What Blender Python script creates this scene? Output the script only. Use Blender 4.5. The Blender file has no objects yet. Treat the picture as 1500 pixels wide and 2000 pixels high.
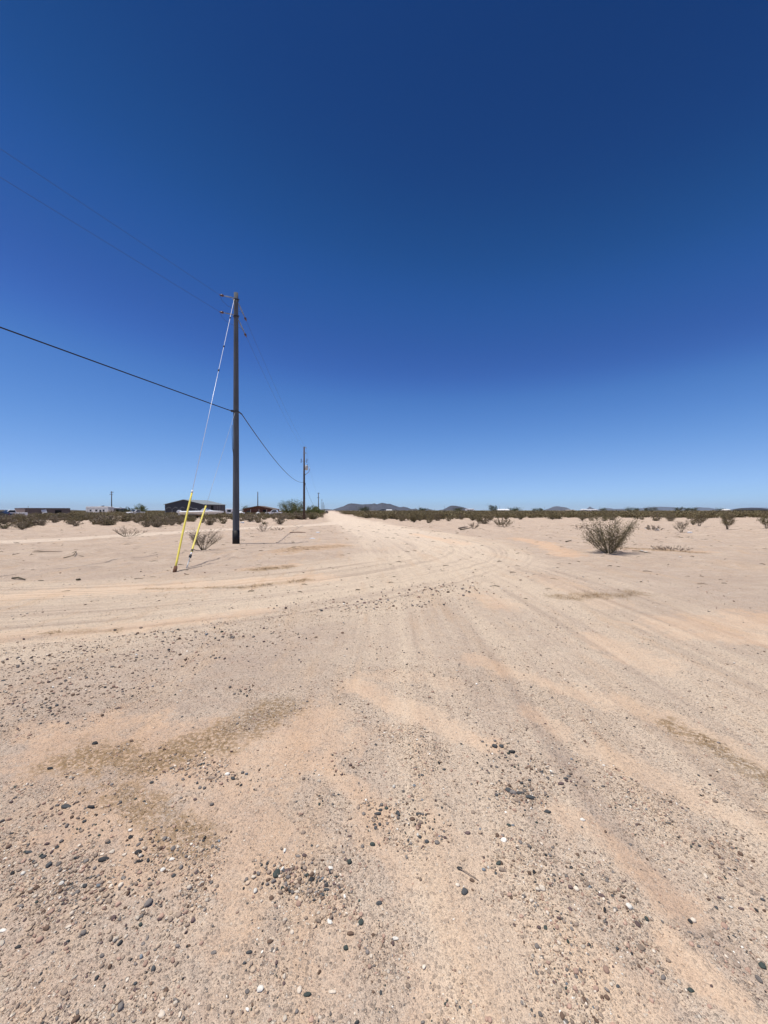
import bpy, bmesh, math, random
import numpy as np

S = bpy.context.scene
COL = S.collection
rad = math.radians
EYE, F, HY = 1.6, 751.0, 997.0          # eye height (m), focal length and horizon row in the 1500x2000 photograph

# ------------------------------------------------------------------ camera
cd = bpy.data.cameras.new('camera'); cam = bpy.data.objects.new('camera', cd); COL.objects.link(cam)
cd.sensor_fit = 'HORIZONTAL'; cd.sensor_width = 36.0; cd.lens = 36.0 * F / 1500.0
cd.shift_y = -0.002
cam.location = (0, 0, EYE); cam.rotation_euler = (rad(90), 0, 0)
cd.clip_start = 0.05; cd.clip_end = 60000
S.camera = cam

# ------------------------------------------------------------------ sky and sun
SUN_EL, SUN_AZ = 75.0, 260.0            # azimuth clockwise from +Y (the view direction)
w = bpy.data.worlds.new('World'); S.world = w; w.use_nodes = True
nt = w.node_tree
sky = nt.nodes.new('ShaderNodeTexSky'); sky.sky_type = 'NISHITA'; sky.sun_disc = False
sky.sun_elevation = rad(SUN_EL); sky.sun_rotation = rad(SUN_AZ)
sky.altitude = 3000; sky.air_density = 1.0; sky.dust_density = 0.1; sky.ozone_density = 6.0
dn = nt.nodes.new('ShaderNodeVectorMath'); dn.operation = 'SCALE'; dn.inputs[3].default_value = 0.08
cv = nt.nodes.new('ShaderNodeRGBCurve')
up = nt.nodes.new('ShaderNodeVectorMath'); up.operation = 'SCALE'; up.inputs[3].default_value = 10.0
SKYC = ([(0.038, 0.0082), (0.049, 0.0145), (0.056, 0.0215), (0.072, 0.042), (0.091, 0.08), (0.235, 0.285), (0.43, 0.44)],
        [(0.074, 0.046), (0.091, 0.071), (0.107, 0.094), (0.13, 0.118), (0.17, 0.216), (0.386, 0.51), (0.546, 0.66)],
        [(0.166, 0.188), (0.205, 0.265), (0.23, 0.33), (0.27, 0.40), (0.342, 0.578), (0.552, 0.88), (0.60, 0.95)])
for k in range(3):
    c = cv.mapping.curves[k]
    pts = SKYC[k]
    c.points[0].location = (0, 0); c.points[1].location = (1, 1)
    for p in pts:
        c.points.new(*p)
cv.mapping.update()
bg = nt.nodes['Background']; bg.inputs[1].default_value = 0.1
gco = nt.nodes.new('ShaderNodeTexCoord'); sxyz = nt.nodes.new('ShaderNodeSeparateXYZ'); nt.links.new(gco.outputs['Generated'], sxyz.inputs[0])
thin = nt.nodes.new('ShaderNodeMapRange'); thin.interpolation_type = 'SMOOTHSTEP'                 # the clear dry sky deepens towards the zenith
for i_, v_ in enumerate((0.36, 0.82, 0.08, 0.0635)): thin.inputs[i_ + 1].default_value = v_
nt.links.new(sxyz.outputs[2], thin.inputs[0]); nt.links.new(thin.outputs[0], dn.inputs[3])
nt.links.new(sky.outputs[0], dn.inputs[0]); nt.links.new(dn.outputs[0], cv.inputs['Color'])
nt.links.new(cv.outputs[0], up.inputs[0]); nt.links.new(up.outputs[0], bg.inputs[0])

sl = bpy.data.lights.new('sun', 'SUN'); sl.energy = 4.8; sl.angle = rad(0.5); sl.color = (1.0, 0.94, 0.85)
sun = bpy.data.objects.new('sun', sl); COL.objects.link(sun)
from mathutils import Vector, Matrix
sd = Vector((math.cos(rad(SUN_EL)) * math.sin(rad(SUN_AZ)), math.cos(rad(SUN_EL)) * math.cos(rad(SUN_AZ)), math.sin(rad(SUN_EL))))
sun.rotation_euler = sd.to_track_quat('Z', 'Y').to_euler(); sun.location = (0, 0, 60)

S.view_settings.view_transform = 'Standard'; S.view_settings.look = 'None'
S.view_settings.gamma = 1.0; S.view_settings.use_curve_mapping = False; S.view_settings.exposure = 0.0

# ------------------------------------------------------------------ helpers
random.seed(7); RNG = np.random.default_rng(7)

def G(px, py):
    """photograph pixel -> point on the ground plane"""
    d = EYE * F / (py - HY); return ((px - 750.0) * d / F, d)
def X(px, d): return (px - 750.0) * d / F
def Z(py, d): return EYE - (py - HY) * d / F

def hash2(ix, iy, s):
    h = (ix.astype(np.int64) * 374761393 + iy.astype(np.int64) * 668265263 + s * 974634577) & 0xFFFFFFFF
    h = ((h ^ (h >> 13)) * 1274126177) & 0xFFFFFFFF
    h = h ^ (h >> 16)
    return (h & 0xFFFFFF) / float(0xFFFFFF)
def vnoise(x, y, s=0):
    ix = np.floor(x); iy = np.floor(y); fx = x - ix; fy = y - iy
    fx = fx * fx * (3 - 2 * fx); fy = fy * fy * (3 - 2 * fy)
    a = hash2(ix, iy, s); b = hash2(ix + 1, iy, s); c = hash2(ix, iy + 1, s); d = hash2(ix + 1, iy + 1, s)
    return (a + (b - a) * fx) * (1 - fy) + (c + (d - c) * fx) * fy
def fbm(x, y, o=4, s=0):
    v = 0; a = 0.5; t = 0
    for i in range(o):
        v = v + a * vnoise(x, y, s + i * 17); t += a; a *= 0.5; x = x * 2.03 + 11.3; y = y * 2.03 - 7.7
    return v / t

def polycoord(x, y, pts):
    """signed lateral distance, distance along and absolute distance to a polyline"""
    best = np.full(x.shape, 1e9); lat = np.zeros(x.shape); alo = np.zeros(x.shape); run = 0.0
    for (x0, y0), (x1, y1) in zip(pts[:-1], pts[1:]):
        dx, dy = x1 - x0, y1 - y0; L = math.hypot(dx, dy) + 1e-9
        t = ((x - x0) * dx + (y - y0) * dy) / (L * L); tc = np.clip(t, 0, 1)
        ex = x - (x0 + tc * dx); ey = y - (y0 + tc * dy); d = np.hypot(ex, ey)
        sgn = np.sign((x - x0) * dy - (y - y0) * dx)
        m = d < best
        best = np.where(m, d, best); lat = np.where(m, d * sgn, lat); alo = np.where(m, run + tc * L, alo); run += L
    return lat, alo, best

def smooth_pts(pts, n=2):
    for _ in range(n):
        q = [pts[0]]
        for a, b in zip(pts[:-1], pts[1:]):
            q.append((a[0] * .75 + b[0] * .25, a[1] * .75 + b[1] * .25)); q.append((a[0] * .25 + b[0] * .75, a[1] * .25 + b[1] * .75))
        q.append(pts[-1]); pts = q
    return pts
def ss(e0, e1, v):
    t = np.clip((v - e0) / (e1 - e0), 0, 1); return t * t * (3 - 2 * t)

# tracks on the ground, measured in the photograph
def road_line(px): return smooth_pts([G(*p) for p in px])
TA = road_line([(647, 998.6), (648.5, 1001), (653, 1005), (672, 1013), (712, 1026), (775, 1045), (865, 1080), (985, 1140), (1150, 1240), (1400, 1400), (1750, 1620)])
TB = road_line([(-900, 1196), (0, 1192), (300, 1174), (600, 1143), (800, 1110), (915, 1083), (905, 1062), (815, 1042), (712, 1025), (660, 1008)])
TC = road_line([(-700, 1088), (0, 1059), (200, 1049), (350, 1039), (480, 1031), (620, 1026.5), (668, 1019)])
SANDS = [([(565, 1425), (650, 1500), (742, 1582)], .10, .9), ([(690, 1335), (800, 1388), (945, 1450)], .13, .9),
         ([(930, 1288), (1100, 1338), (1250, 1385), (1330, 1415), (1420, 1455), (1540, 1515)], .16, .75), ([(1030, 1385), (1090, 1420)], .12, .7),
         ([(1170, 1460), (1300, 1525), (1540, 1640)], .12, .7), ([(1100, 1595), (1240, 1685), (1325, 1758)], .10, .8),
         ([(1305, 1840), (1380, 1910), (1540, 2040)], .065, 1.0), ([(1170, 1245), (1290, 1297)], .3, .7),
         ([(880, 1336), (780, 1318), (700, 1322)], .16, .5), ([(880, 1690), (960, 1850), (900, 2010)], .24, .55), ([(620, 1800), (640, 1900)], .14, .35),
         ([(150, 1450), (350, 1480), (560, 1470), (610, 1420)], .42, .75), ([(420, 1580), (520, 1640), (480, 1720)], .25, .6), ([(180, 1590), (320, 1650)], .2, .6),
         ([(-200, 1170), (0, 1165), (250, 1150), (450, 1140), (620, 1128)], .6, .9), ([(-200, 1250), (0, 1240), (200, 1230), (400, 1205), (520, 1190)], .3, .8),
         ([(1005, 1051), (1060, 1062), (1115, 1085)], .55, .95), ([(812, 1043), (905, 1061)], .6, .9), ([(1310, 1222), (1540, 1208)], .5, .8), ([(1350, 1238), (1540, 1248)], .3, .8),
         ([(930, 1160), (985, 1180)], .35, .7), ([(1080, 1130), (1180, 1175)], .5, .4), ([(1210, 1072), (1370, 1078)], .5, .6), ([(560, 1080), (660, 1064)], .9, .7), ([(490, 1112), (570, 1103)], .4, .7),
         ([(1180, 1900), (1260, 1960)], .1, .6), ([(700, 1600), (790, 1700)], .09, .6)]
GRASS = [([(495, 1113), (560, 1106)], .28, .9), ([(560, 1080), (610, 1071), (660, 1066)], .7, .6), ([(1100, 1163), (1160, 1160), (1240, 1157)], .28, .8),
         ([(150, 1475), (250, 1500), (330, 1480), (420, 1450), (560, 1380)], .20, 1.0), ([(240, 1555), (380, 1640)], .11, .8), ([(1310, 1412), (1400, 1460), (1540, 1545)], .10, 1.0),
         ([(1215, 1070), (1370, 1080)], .35, .9), ([(280, 1150), (470, 1148), (600, 1132)], .1, .6), ([(90, 1236), (230, 1230)], .08, .6)]
STONY = [([(-100, 1265), (200, 1285), (420, 1240), (650, 1190)], .7, .9), ([(-100, 1370), (0, 1345), (150, 1372)], .45, 1.0), ([(650, 1192), (800, 1170), (950, 1128)], .5, .9),
         ([(955, 1458), (1000, 1475), (1110, 1530)], .11, 1.0), ([(535, 1700), (590, 1710), (650, 1745)], .10, 1.1), ([(740, 1560), (820, 1620)], .13, 1.0), ([(985, 1548), (1045, 1562)], .07, 1.2),
         ([(1000, 1640), (1130, 1720), (1280, 1800)], .16, .4), ([(1240, 1560), (1400, 1650), (1540, 1760)], .2, .4), ([(0, 1640), (180, 1690), (350, 1780)], .35, .9), ([(40, 1540), (150, 1580)], .2, .7),
         ([(760, 1400), (860, 1480)], .2, .7), ([(240, 1465), (330, 1490), (440, 1500)], .1, .9), ([(740, 1900), (850, 1990)], .15, .6), ([(1060, 1900), (1200, 1990)], .2, .6), ([(640, 1050), (760, 1075)], 1.0, .6)]
def features(x, y, table, wob=True):
    v = np.zeros(x.shape)
    near = (y > 0.3) & (y < 60) & (np.abs(x) < 60)
    xs, ys = x[near], y[near]
    wx = (fbm(xs * 3, ys * 3, 3, 91) - .5) * .16; wy = (fbm(xs * 3 + 40, ys * 3, 3, 92) - .5) * .16
    n = fbm(xs * 7, ys * 7, 3, 93); n2 = fbm(xs * 28, ys * 28, 3, 94)
    acc = np.zeros(xs.shape)
    for px, hw, st in table:
        _, _, d = polycoord(xs + wx * (hw * 6 if hw < .17 else 1), ys + wy * (hw * 6 if hw < .17 else 1), [G(*p) for p in px])
        acc = np.maximum(acc, st * ss(1.35, 0.4, d / hw + (n - .5) * 1.5 + (n2 - .5) * .9))
    v[near] = acc
    return v

def rut(x, y):
    out = 0
    for T, hw in ((TA, 3.2), (TB, 2.8), (TC, 1.4)):
        lat, alo, d = polycoord(x, y, T)
        wgt = ss(hw * 1.25, hw * .5, d + (vnoise(alo * .3, alo * 0 + hw, 5) - .5) * hw * .5)
        out = out + wgt * ((vnoise(lat * 3.1, alo * .07, 31) - .5) * .05 + (vnoise(lat * 7.0, alo * .12, 32) - .5) * .024 - .012)
    return out
def height(x, y):
    r = np.hypot(x, y)
    h = (fbm(x * .35, y * .35, 3, 3) - .5) * .07 * ss(2, 14, r) + (fbm(x * 1.7, y * 1.7, 3, 4) - .5) * .022 * (1 - .5 * ss(8, 20, r))
    calm = np.exp(-((x + 5.6) ** 2 + ((y - 18.7) * 1.3) ** 2) / 7.); h = h * (1 - .85 * calm)
    mound = np.maximum(0, fbm(x * .8 + 5, y * .8, 4, 14) - .52) * .42 * ss(9, 16, r) * ss(300, 90, r) * (1 - calm)
    h = h + mound * ss(3.0, 5.0, polycoord(x, y, TA)[2]) * ss(2.6, 4.2, polycoord(x, y, TB)[2]) * ss(1.3, 2.6, polycoord(x, y, TC)[2])
    h = h + (fbm(x * .06, y * .06, 2, 6) - .5) * .22 * ss(25, 60, r) * ss(3000, 400, r)
    h = h + (fbm(x * 9, y * 9, 3, 8) - .5) * .012 * ss(40, 6, r) + rut(x, y)
    return h
def hz(x, y): return float(height(np.array([float(x)]), np.array([float(y)]))[0])

class MB:
    """collects shapes and links them as ONE mesh object"""
    def __init__(s): s.v = []; s.f = []; s.m = []
    def add(s, vs, fs, mi=0):
        o = len(s.v); s.v += [tuple(p) for p in vs]; s.f += [tuple(i + o for i in f) for f in fs]; s.m += [mi] * len(fs)
    def box(s, c, size, rot=None, mi=0, taper=1.0):
        x, y, z = size[0] / 2, size[1] / 2, size[2] / 2; t = taper
        vs = [(-x, -y, -z), (x, -y, -z), (x, y, -z), (-x, y, -z), (-x * t, -y * t, z), (x * t, -y * t, z), (x * t, y * t, z), (-x * t, y * t, z)]
        if rot is not None: vs = [rot @ Vector(p) for p in vs]
        s.add([(p[0] + c[0], p[1] + c[1], p[2] + c[2]) for p in vs], [(0, 3, 2, 1), (4, 5, 6, 7), (0, 1, 5, 4), (1, 2, 6, 5), (2, 3, 7, 6), (3, 0, 4, 7)], mi)
    def tube(s, pts, rs, n=8, mi=0, cap=True):
        pts = [Vector(p) for p in pts]
        if not hasattr(rs, '__len__'): rs = [rs] * len(pts)
        vs = []; prev = None
        for i, p in enumerate(pts):
            t = (pts[min(i + 1, len(pts) - 1)] - pts[max(i - 1, 0)]).normalized()
            if prev is None:
                a = Vector((0, 0, 1)) if abs(t.z) < .9 else Vector((1, 0, 0)); u = t.cross(a).normalized()
            else: u = (prev - t * prev.dot(t)).normalized()
            prev = u; b = t.cross(u)
            for k in range(n):
                an = 2 * math.pi * k / n; vs.append(p + (u * math.cos(an) + b * math.sin(an)) * rs[i])
        fs = [(i * n + k, i * n + (k + 1) % n, (i + 1) * n + (k + 1) % n, (i + 1) * n + k) for i in range(len(pts) - 1) for k in range(n)]
        if cap: fs += [tuple(reversed(range(n))), tuple(range((len(pts) - 1) * n, len(pts) * n))]
        s.add(vs, fs, mi)
    def disc(s, c, axis, prof, n=14, mi=0):
        """lathe: prof = [(distance along axis, radius)]"""
        ax = Vector(axis).normalized(); s.tube([Vector(c) + ax * a for a, _ in prof], [max(r, 1e-4) for _, r in prof], n, mi)
    def prism(s, outline, y0, y1, mi=0):
        """outline in x,z extruded along y"""
        n = len(outline); vs = [(x, y0, z) for x, z in outline] + [(x, y1, z) for x, z in outline]
        fs = [tuple(range(n)), tuple(reversed(range(n, 2 * n)))] + [(i + n, (i + 1) % n + n, (i + 1) % n, i) for i in range(n)]
        s.add(vs, fs, mi)
    def build(s, name, mats, parent=None, smooth=False, bevel=0, col=None):
        me = bpy.data.meshes.new(name); me.from_pydata(s.v, [], s.f)
        for m in (mats if isinstance(mats, (list, tuple)) else [mats]): me.materials.append(m)
        if any(s.m): me.polygons.foreach_set('material_index', s.m)
        bm = bmesh.new(); bm.from_mesh(me); bmesh.ops.recalc_face_normals(bm, faces=bm.faces); bm.to_mesh(me); bm.free()
        if smooth: me.shade_smooth()
        o = bpy.data.objects.new(name, me); COL.objects.link(o)
        if parent: o.parent = parent
        if bevel:
            b = o.modifiers.new('bevel', 'BEVEL'); b.width = bevel; b.segments = 2; b.limit_method = 'ANGLE'
        return o

def np_mesh(name, verts, faces, mats, parent=None, smooth=False, cols=None, attrs=None):
    """fast mesh from numpy arrays; faces is (n,k)"""
    me = bpy.data.meshes.new(name); n, k = faces.shape
    me.vertices.add(len(verts)); me.vertices.foreach_set('co', np.ascontiguousarray(verts, dtype=np.float32).ravel())
    me.loops.add(n * k); me.loops.foreach_set('vertex_index', np.ascontiguousarray(faces, dtype=np.int32).ravel())
    me.polygons.add(n); me.polygons.foreach_set('loop_start', np.arange(0, n * k, k, dtype=np.int32))
    me.update(calc_edges=True)
    if smooth: me.polygons.foreach_set('use_smooth', np.ones(n, dtype=bool))
    if cols is not None:
        a = me.attributes.new('tint', 'FLOAT_COLOR', 'POINT'); c4 = np.ones((len(verts), 4), dtype=np.float32); c4[:, :3] = cols; a.data.foreach_set('color', c4.ravel())
    for nm, v in (attrs or {}).items():
        a = me.attributes.new(nm, 'FLOAT', 'POINT'); a.data.foreach_set('value', np.ascontiguousarray(v, dtype=np.float32))
    for m in (mats if isinstance(mats, (list, tuple)) else [mats]): me.materials.append(m)
    o = bpy.data.objects.new(name, me); COL.objects.link(o)
    if parent: o.parent = parent
    return o

def tag(o, label=None, cat=None, group=None, kind=None):
    if label: o['label'] = label
    if cat: o['category'] = cat
    if group: o['group'] = group
    if kind: o['kind'] = kind
    return o
def empty(name, loc, rz=0, label=None, cat=None, group=None):
    o = bpy.data.objects.new(name, None); COL.objects.link(o); o.empty_display_size = .3
    o.location = loc; o.rotation_euler = (0, 0, rz); return tag(o, label, cat, group)
def copy_tree(o, parent=None):
    c = o.copy(); COL.objects.link(c); c.parent = parent
    for ch in list(o.children): copy_tree(ch, c)
    return c

# ------------------------------------------------------------------ materials
class N:
    def __init__(s, name):
        s.m = bpy.data.materials.new(name); s.m.use_nodes = True; s.t = s.m.node_tree; s.b = s.t.nodes['Principled BSDF']
    def n(s, typ, **kw):
        q = s.t.nodes.new(typ)
        for k, v in kw.items(): setattr(q, k, v)
        return q
    def link(s, a, b): s.t.links.new(a, b)
    def val(s, sock, v):
        if hasattr(v, 'is_output'): s.link(v, sock)
        else: sock.default_value = v
    def math(s, op, a, b=None, clamp=False):
        q = s.n('ShaderNodeMath', operation=op, use_clamp=clamp); s.val(q.inputs[0], a)
        if b is not None: s.val(q.inputs[1], b)
        return q.outputs[0]
    def mix(s, f, a, b, blend='MIX'):
        q = s.n('ShaderNodeMix', data_type='RGBA', blend_type=blend); s.val(q.inputs[0], f); s.val(q.inputs[6], a); s.val(q.inputs[7], b); return q.outputs[2]
    def noise(s, vec, scale, det=4, rough=.55):
        q = s.n('ShaderNodeTexNoise'); q.inputs['Scale'].default_value = scale; q.inputs['Detail'].default_value = det; q.inputs['Roughness'].default_value = rough
        if vec is not None: s.link(vec, q.inputs['Vector'])
        return q
    def ramp(s, f, stops, interp='LINEAR'):
        q = s.n('ShaderNodeValToRGB'); q.color_ramp.interpolation = interp; e = q.color_ramp.elements
        e[0].position, e[0].color = stops[0][0], stops[0][1]; e[1].position, e[1].color = stops[-1][0], stops[-1][1]
        for p, c in stops[1:-1]: k = e.new(p); k.color = c
        s.link(f, q.inputs[0]); return q.outputs[0]
    def attr(s, name): q = s.n('ShaderNodeAttribute'); q.attribute_name = name; return q
    def rng(s, v, a, b, c=0., d=1.):
        q = s.n('ShaderNodeMapRange'); s.link(v, q.inputs[0])
        for i, x in enumerate((a, b, c, d)): q.inputs[i + 1].default_value = x
        return q.outputs[0]
def c4(r, g, b): return (r, g, b, 1)

def simple(name, col, rough=.7, var=.2, scale=4., metal=0., bump=0., spec=.3, dirt=None):
    k = N(name); tc = k.n('ShaderNodeTexCoord').outputs['Object']
    f = k.noise(tc, scale).outputs['Fac']
    c = k.mix(k.rng(f, .3, .7), c4(*[x * (1 - var) for x in col]), c4(*[min(1, x * (1 + var)) for x in col]))
    if dirt:
        f2 = k.noise(tc, scale * .35, 6, .7).outputs['Fac']; c = k.mix(k.rng(f2, .5, .72, 0, .75), c, c4(*dirt))
    k.link(c, k.b.inputs['Base Color']); k.b.inputs['Roughness'].default_value = rough; k.b.inputs['Metallic'].default_value = metal
    k.b.inputs['Specular IOR Level'].default_value = spec
    if bump:
        b = k.n('ShaderNodeBump'); b.inputs['Strength'].default_value = bump; b.inputs['Distance'].default_value = .02
        k.link(k.noise(tc, scale * 6).outputs['Fac'], b.inputs['Height']); k.link(b.outputs[0], k.b.inputs['Normal'])
    return k.m

def make_ground_mat():
    k = N('desert_dirt'); pos = k.n('ShaderNodeNewGeometry').outputs['Position']
    sand = k.attr('sand').outputs['Fac']; grass = k.attr('dry').outputs['Fac']; stony = k.attr('stony').outputs['Fac']
    la, aa, wa = (k.attr(n).outputs['Fac'] for n in ('lat_a', 'alo_a', 'w_a'))
    lb, ab, wb = (k.attr(n).outputs['Fac'] for n in ('lat_b', 'alo_b', 'w_b')); wc = k.attr('w_c').outputs['Fac']
    n1 = k.noise(pos, .55, 5).outputs['Fac']; n2 = k.noise(pos, 5., 5, .6).outputs['Fac']; n3 = k.noise(pos, 38., 4, .65).outputs['Fac']; n4 = k.noise(pos, 190., 3, .6).outputs['Fac']
    py_ = k.n('ShaderNodeSeparateXYZ'); k.link(pos, py_.inputs[0]); far = k.rng(py_.outputs[1], 9., 26.)
    # packed grey-beige grit, pinkish where older, orange tan loose sand
    grit = k.mix(k.rng(n1, .35, .65), c4(.535, .422, .328), c4(.62, .50, .396))
    grit = k.mix(k.rng(n2, .42, .7), grit, c4(.55, .412, .308))
    sandc = k.mix(k.rng(n2, .3, .7), c4(.63, .412, .262), c4(.70, .49, .33))
    sm = k.math('ADD', k.math('MULTIPLY', sand, .88), k.math('MULTIPLY', k.math('SUBTRACT', n3, .5), .5), True)
    sm = k.math('MULTIPLY', sm, k.rng(sand, .02, .2))
    base = k.mix(sm, grit, sandc)
    n5 = k.noise(pos, 13., 5, .7).outputs['Fac']; base = k.mix(k.math('MULTIPLY', k.rng(n5, .52, .66), .38), base, c4(.37, .29, .23)); base = k.mix(k.math('MULTIPLY', k.rng(n5, .45, .33), .35), base, c4(.63, .51, .41))
    n6 = k.noise(pos, 1.6, 6, .7).outputs['Fac']; base = k.mix(k.math('MULTIPLY', k.rng(n6, .54, .68), .45), base, c4(.42, .335, .275))
    mp = k.n('ShaderNodeMapping'); mp.inputs['Scale'].default_value = (.75, 1.25, 1.); k.link(pos, mp.inputs[0])
    n7 = k.noise(mp.outputs[0], 1.1, 9, .78).outputs['Fac']; base = k.mix(k.math('MULTIPLY', k.rng(n7, .49, .60), k.math('ADD', .4, k.math('MULTIPLY', far, .32))), base, c4(.45, .338, .268)); base = k.mix(k.math('MULTIPLY', k.rng(n7, .48, .40), .5), base, c4(.65, .53, .41))
    # wheel streaks: noise stretched along each track
    def streak(l, a, wgt, sc, seed):
        cx = k.n('ShaderNodeCombineXYZ'); k.link(k.math('MULTIPLY', l, sc), cx.inputs[0]); k.link(k.math('MULTIPLY', a, .11), cx.inputs[1]); cx.inputs[2].default_value = seed
        q = k.noise(cx.outputs[0], 1., 3, .6).outputs['Fac']; return k.math('MULTIPLY', k.rng(q, .38, .66), wgt), k.math('MULTIPLY', k.rng(q, .46, .3), wgt)
    for l, a, wgt, seed in ((la, aa, wa, 1.), (lb, ab, wb, 7.)):
        hi, lo = streak(l, a, wgt, 1.5, seed)
        base = k.mix(k.math('MULTIPLY', hi, .85), base, c4(.74, .595, .445)); base = k.mix(k.math('MULTIPLY', lo, .42 if seed > 5 else k.math('ADD', .08, k.math('MULTIPLY', far, .34))), base, c4(.46, .355, .275))
        hi, lo = streak(l, a, wgt, 5. if seed > 5 else 6., seed + 3)
        base = k.mix(k.math('MULTIPLY', hi, .8 if seed > 5 else .45), base, c4(.78, .64, .48)); base = k.mix(k.math('MULTIPLY', lo, .6 if seed > 5 else .42), base, c4(.42, .325, .255))
    cx = k.n('ShaderNodeCombineXYZ'); k.link(k.math('MULTIPLY', la, 2.2), cx.inputs[0]); k.link(k.math('MULTIPLY', aa, .28), cx.inputs[1]); cx.inputs[2].default_value = 21.
    wash = k.noise(cx.outputs[0], 1., 6, .68).outputs['Fac']; base = k.mix(k.math('MULTIPLY', k.rng(wash, .53, .64), .42), base, c4(.62, .43, .275))
    base = k.mix(k.math('MULTIPLY', k.math('MULTIPLY', wa, far), .55), base, c4(.78, .655, .525))
    base = k.mix(k.math('MULTIPLY', wc, k.rng(n2, .2, .6, .5, .95)), base, c4(.76, .63, .50))
    base = k.mix(k.math('MULTIPLY', sm, k.math('ADD', .25, k.math('MULTIPLY', far, .45))), base, sandc)
    # dry grass litter
    gm = k.math('MULTIPLY', grass, k.rng(n3, .42, .53)); base = k.mix(k.math('MULTIPLY', gm, .8), base, c4(.255, .165, .075))
    # grains
    def grains(scale, thr, seed):
        v = k.n('ShaderNodeTexVoronoi'); v.inputs['Scale'].default_value = scale
        off = k.n('ShaderNodeVectorMath', operation='ADD'); k.link(pos, off.inputs[0]); off.inputs[1].default_value = (seed, seed * 2, 0); k.link(off.outputs[0], v.inputs['Vector'])
        sp = k.n('ShaderNodeSeparateColor'); k.link(v.outputs['Color'], sp.inputs[0])
        on = k.math('LESS_THAN', sp.outputs[0], thr); body = k.rng(v.outputs['Distance'], .52, .36)
        return k.math('MULTIPLY', on, body), sp.outputs[1], v.outputs['Distance']
    pal = [(0, c4(.09, .082, .078)), (.10, c4(.20, .165, .14)), (.26, c4(.32, .24, .19)), (.44, c4(.44, .35, .275)), (.66, c4(.58, .475, .37)), (.90, c4(.74, .68, .58)), (1, c4(.74, .68, .58))]
    gsel = k.math('SUBTRACT', 1., k.math('MULTIPLY', sand, .85), True)
    hsum = None
    for scale, thr, seed, amt in ((75., .42, 3.1, .6), (165., .52, 8.7, .6), (330., .6, 1.7, .5)):
        m, r, d = grains(scale, thr, seed); m = k.math('MULTIPLY', m, k.rng(gsel, 0, 1, .38, 1.))
        base = k.mix(k.math('MULTIPLY', m, amt), base, k.ramp(r, pal, 'CONSTANT'))
        hh = k.math('MULTIPLY', m, 40. / scale); hsum = hh if hsum is None else k.math('ADD', hsum, hh)
    base = k.mix(.5, base, k.mix(k.rng(n4, .25, .75), c4(.72, .72, .72), c4(1.22, 1.22, 1.22)), 'MULTIPLY')
    k.link(base, k.b.inputs['Base Color']); k.b.inputs['Roughness'].default_value = .95; k.b.inputs['Specular IOR Level'].default_value = .08
    h = k.math('ADD', hsum, k.math('ADD', k.math('ADD', k.math('MULTIPLY', n3, .9), k.math('MULTIPLY', n4, .35)), k.math('ADD', k.math('MULTIPLY', n5, 2.6), k.math('MULTIPLY', n7, 3.0))))
    b = k.n('ShaderNodeBump'); b.inputs['Strength'].default_value = .8; b.inputs['Distance'].default_value = .012
    k.link(h, b.inputs['Height']); k.link(b.outputs[0], k.b.inputs['Normal'])
    return k.m

def make_tint_mat(name, rough=.8, var=.25, scale=60., spec=.2):
    k = N(name); tc = k.n('ShaderNodeNewGeometry').outputs['Position']; t = k.attr('tint').outputs['Color']
    f = k.noise(tc, scale, 5, .65).outputs['Fac']
    k.link(k.mix(1., t, k.mix(k.rng(f, .3, .7), c4(1 - var, 1 - var, 1 - var), c4(1 + var, 1 + var, 1 + var)), 'MULTIPLY'), k.b.inputs['Base Color'])
    k.b.inputs['Roughness'].default_value = rough; k.b.inputs['Specular IOR Level'].default_value = spec
    return k.m
def make_leaf_mat(name, a, b, c):
    k = N(name); pos = k.n('ShaderNodeNewGeometry').outputs['Position']; r = k.n('ShaderNodeObjectInfo').outputs['Random']
    f = k.noise(pos, 2.2, 4, .7).outputs['Fac']; f2 = k.noise(pos, .35, 2).outputs['Fac']
    col = k.mix(k.rng(f, .35, .65), c4(*a), c4(*b)); col = k.mix(k.math('MULTIPLY', k.rng(f2, .35, .65), .6), col, c4(*c)); col = k.mix(k.math('MULTIPLY', r, .35), col, c4(*c))
    k.link(col, k.b.inputs['Base Color']); k.b.inputs['Roughness'].default_value = .6; k.b.inputs['Specular IOR Level'].default_value = .25
    return k.m
def make_wood(name, a, b):
    k = N(name); tc = k.n('ShaderNodeTexCoord').outputs['Object']; mp = k.n('ShaderNodeMapping'); mp.inputs['Scale'].default_value = (14, 14, .5); k.link(tc, mp.inputs[0])
    f = k.noise(mp.outputs[0], 2.2, 6, .65).outputs['Fac']; g = k.noise(tc, .5, 3).outputs['Fac']
    col = k.mix(k.rng(f, .32, .68), c4(*a), c4(*b)); col = k.mix(k.math('MULTIPLY', k.rng(g, .4, .65), .45), col, c4(a[0] * .7, a[1] * .7, a[2] * .72))
    k.link(col, k.b.inputs['Base Color']); k.b.inputs['Roughness'].default_value = .9; k.b.inputs['Specular IOR Level'].default_value = .15
    bp = k.n('ShaderNodeBump'); bp.inputs['Strength'].default_value = .6; bp.inputs['Distance'].default_value = .01; k.link(f, bp.inputs['Height']); k.link(bp.outputs[0], k.b.inputs['Normal'])
    return k.m
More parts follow.
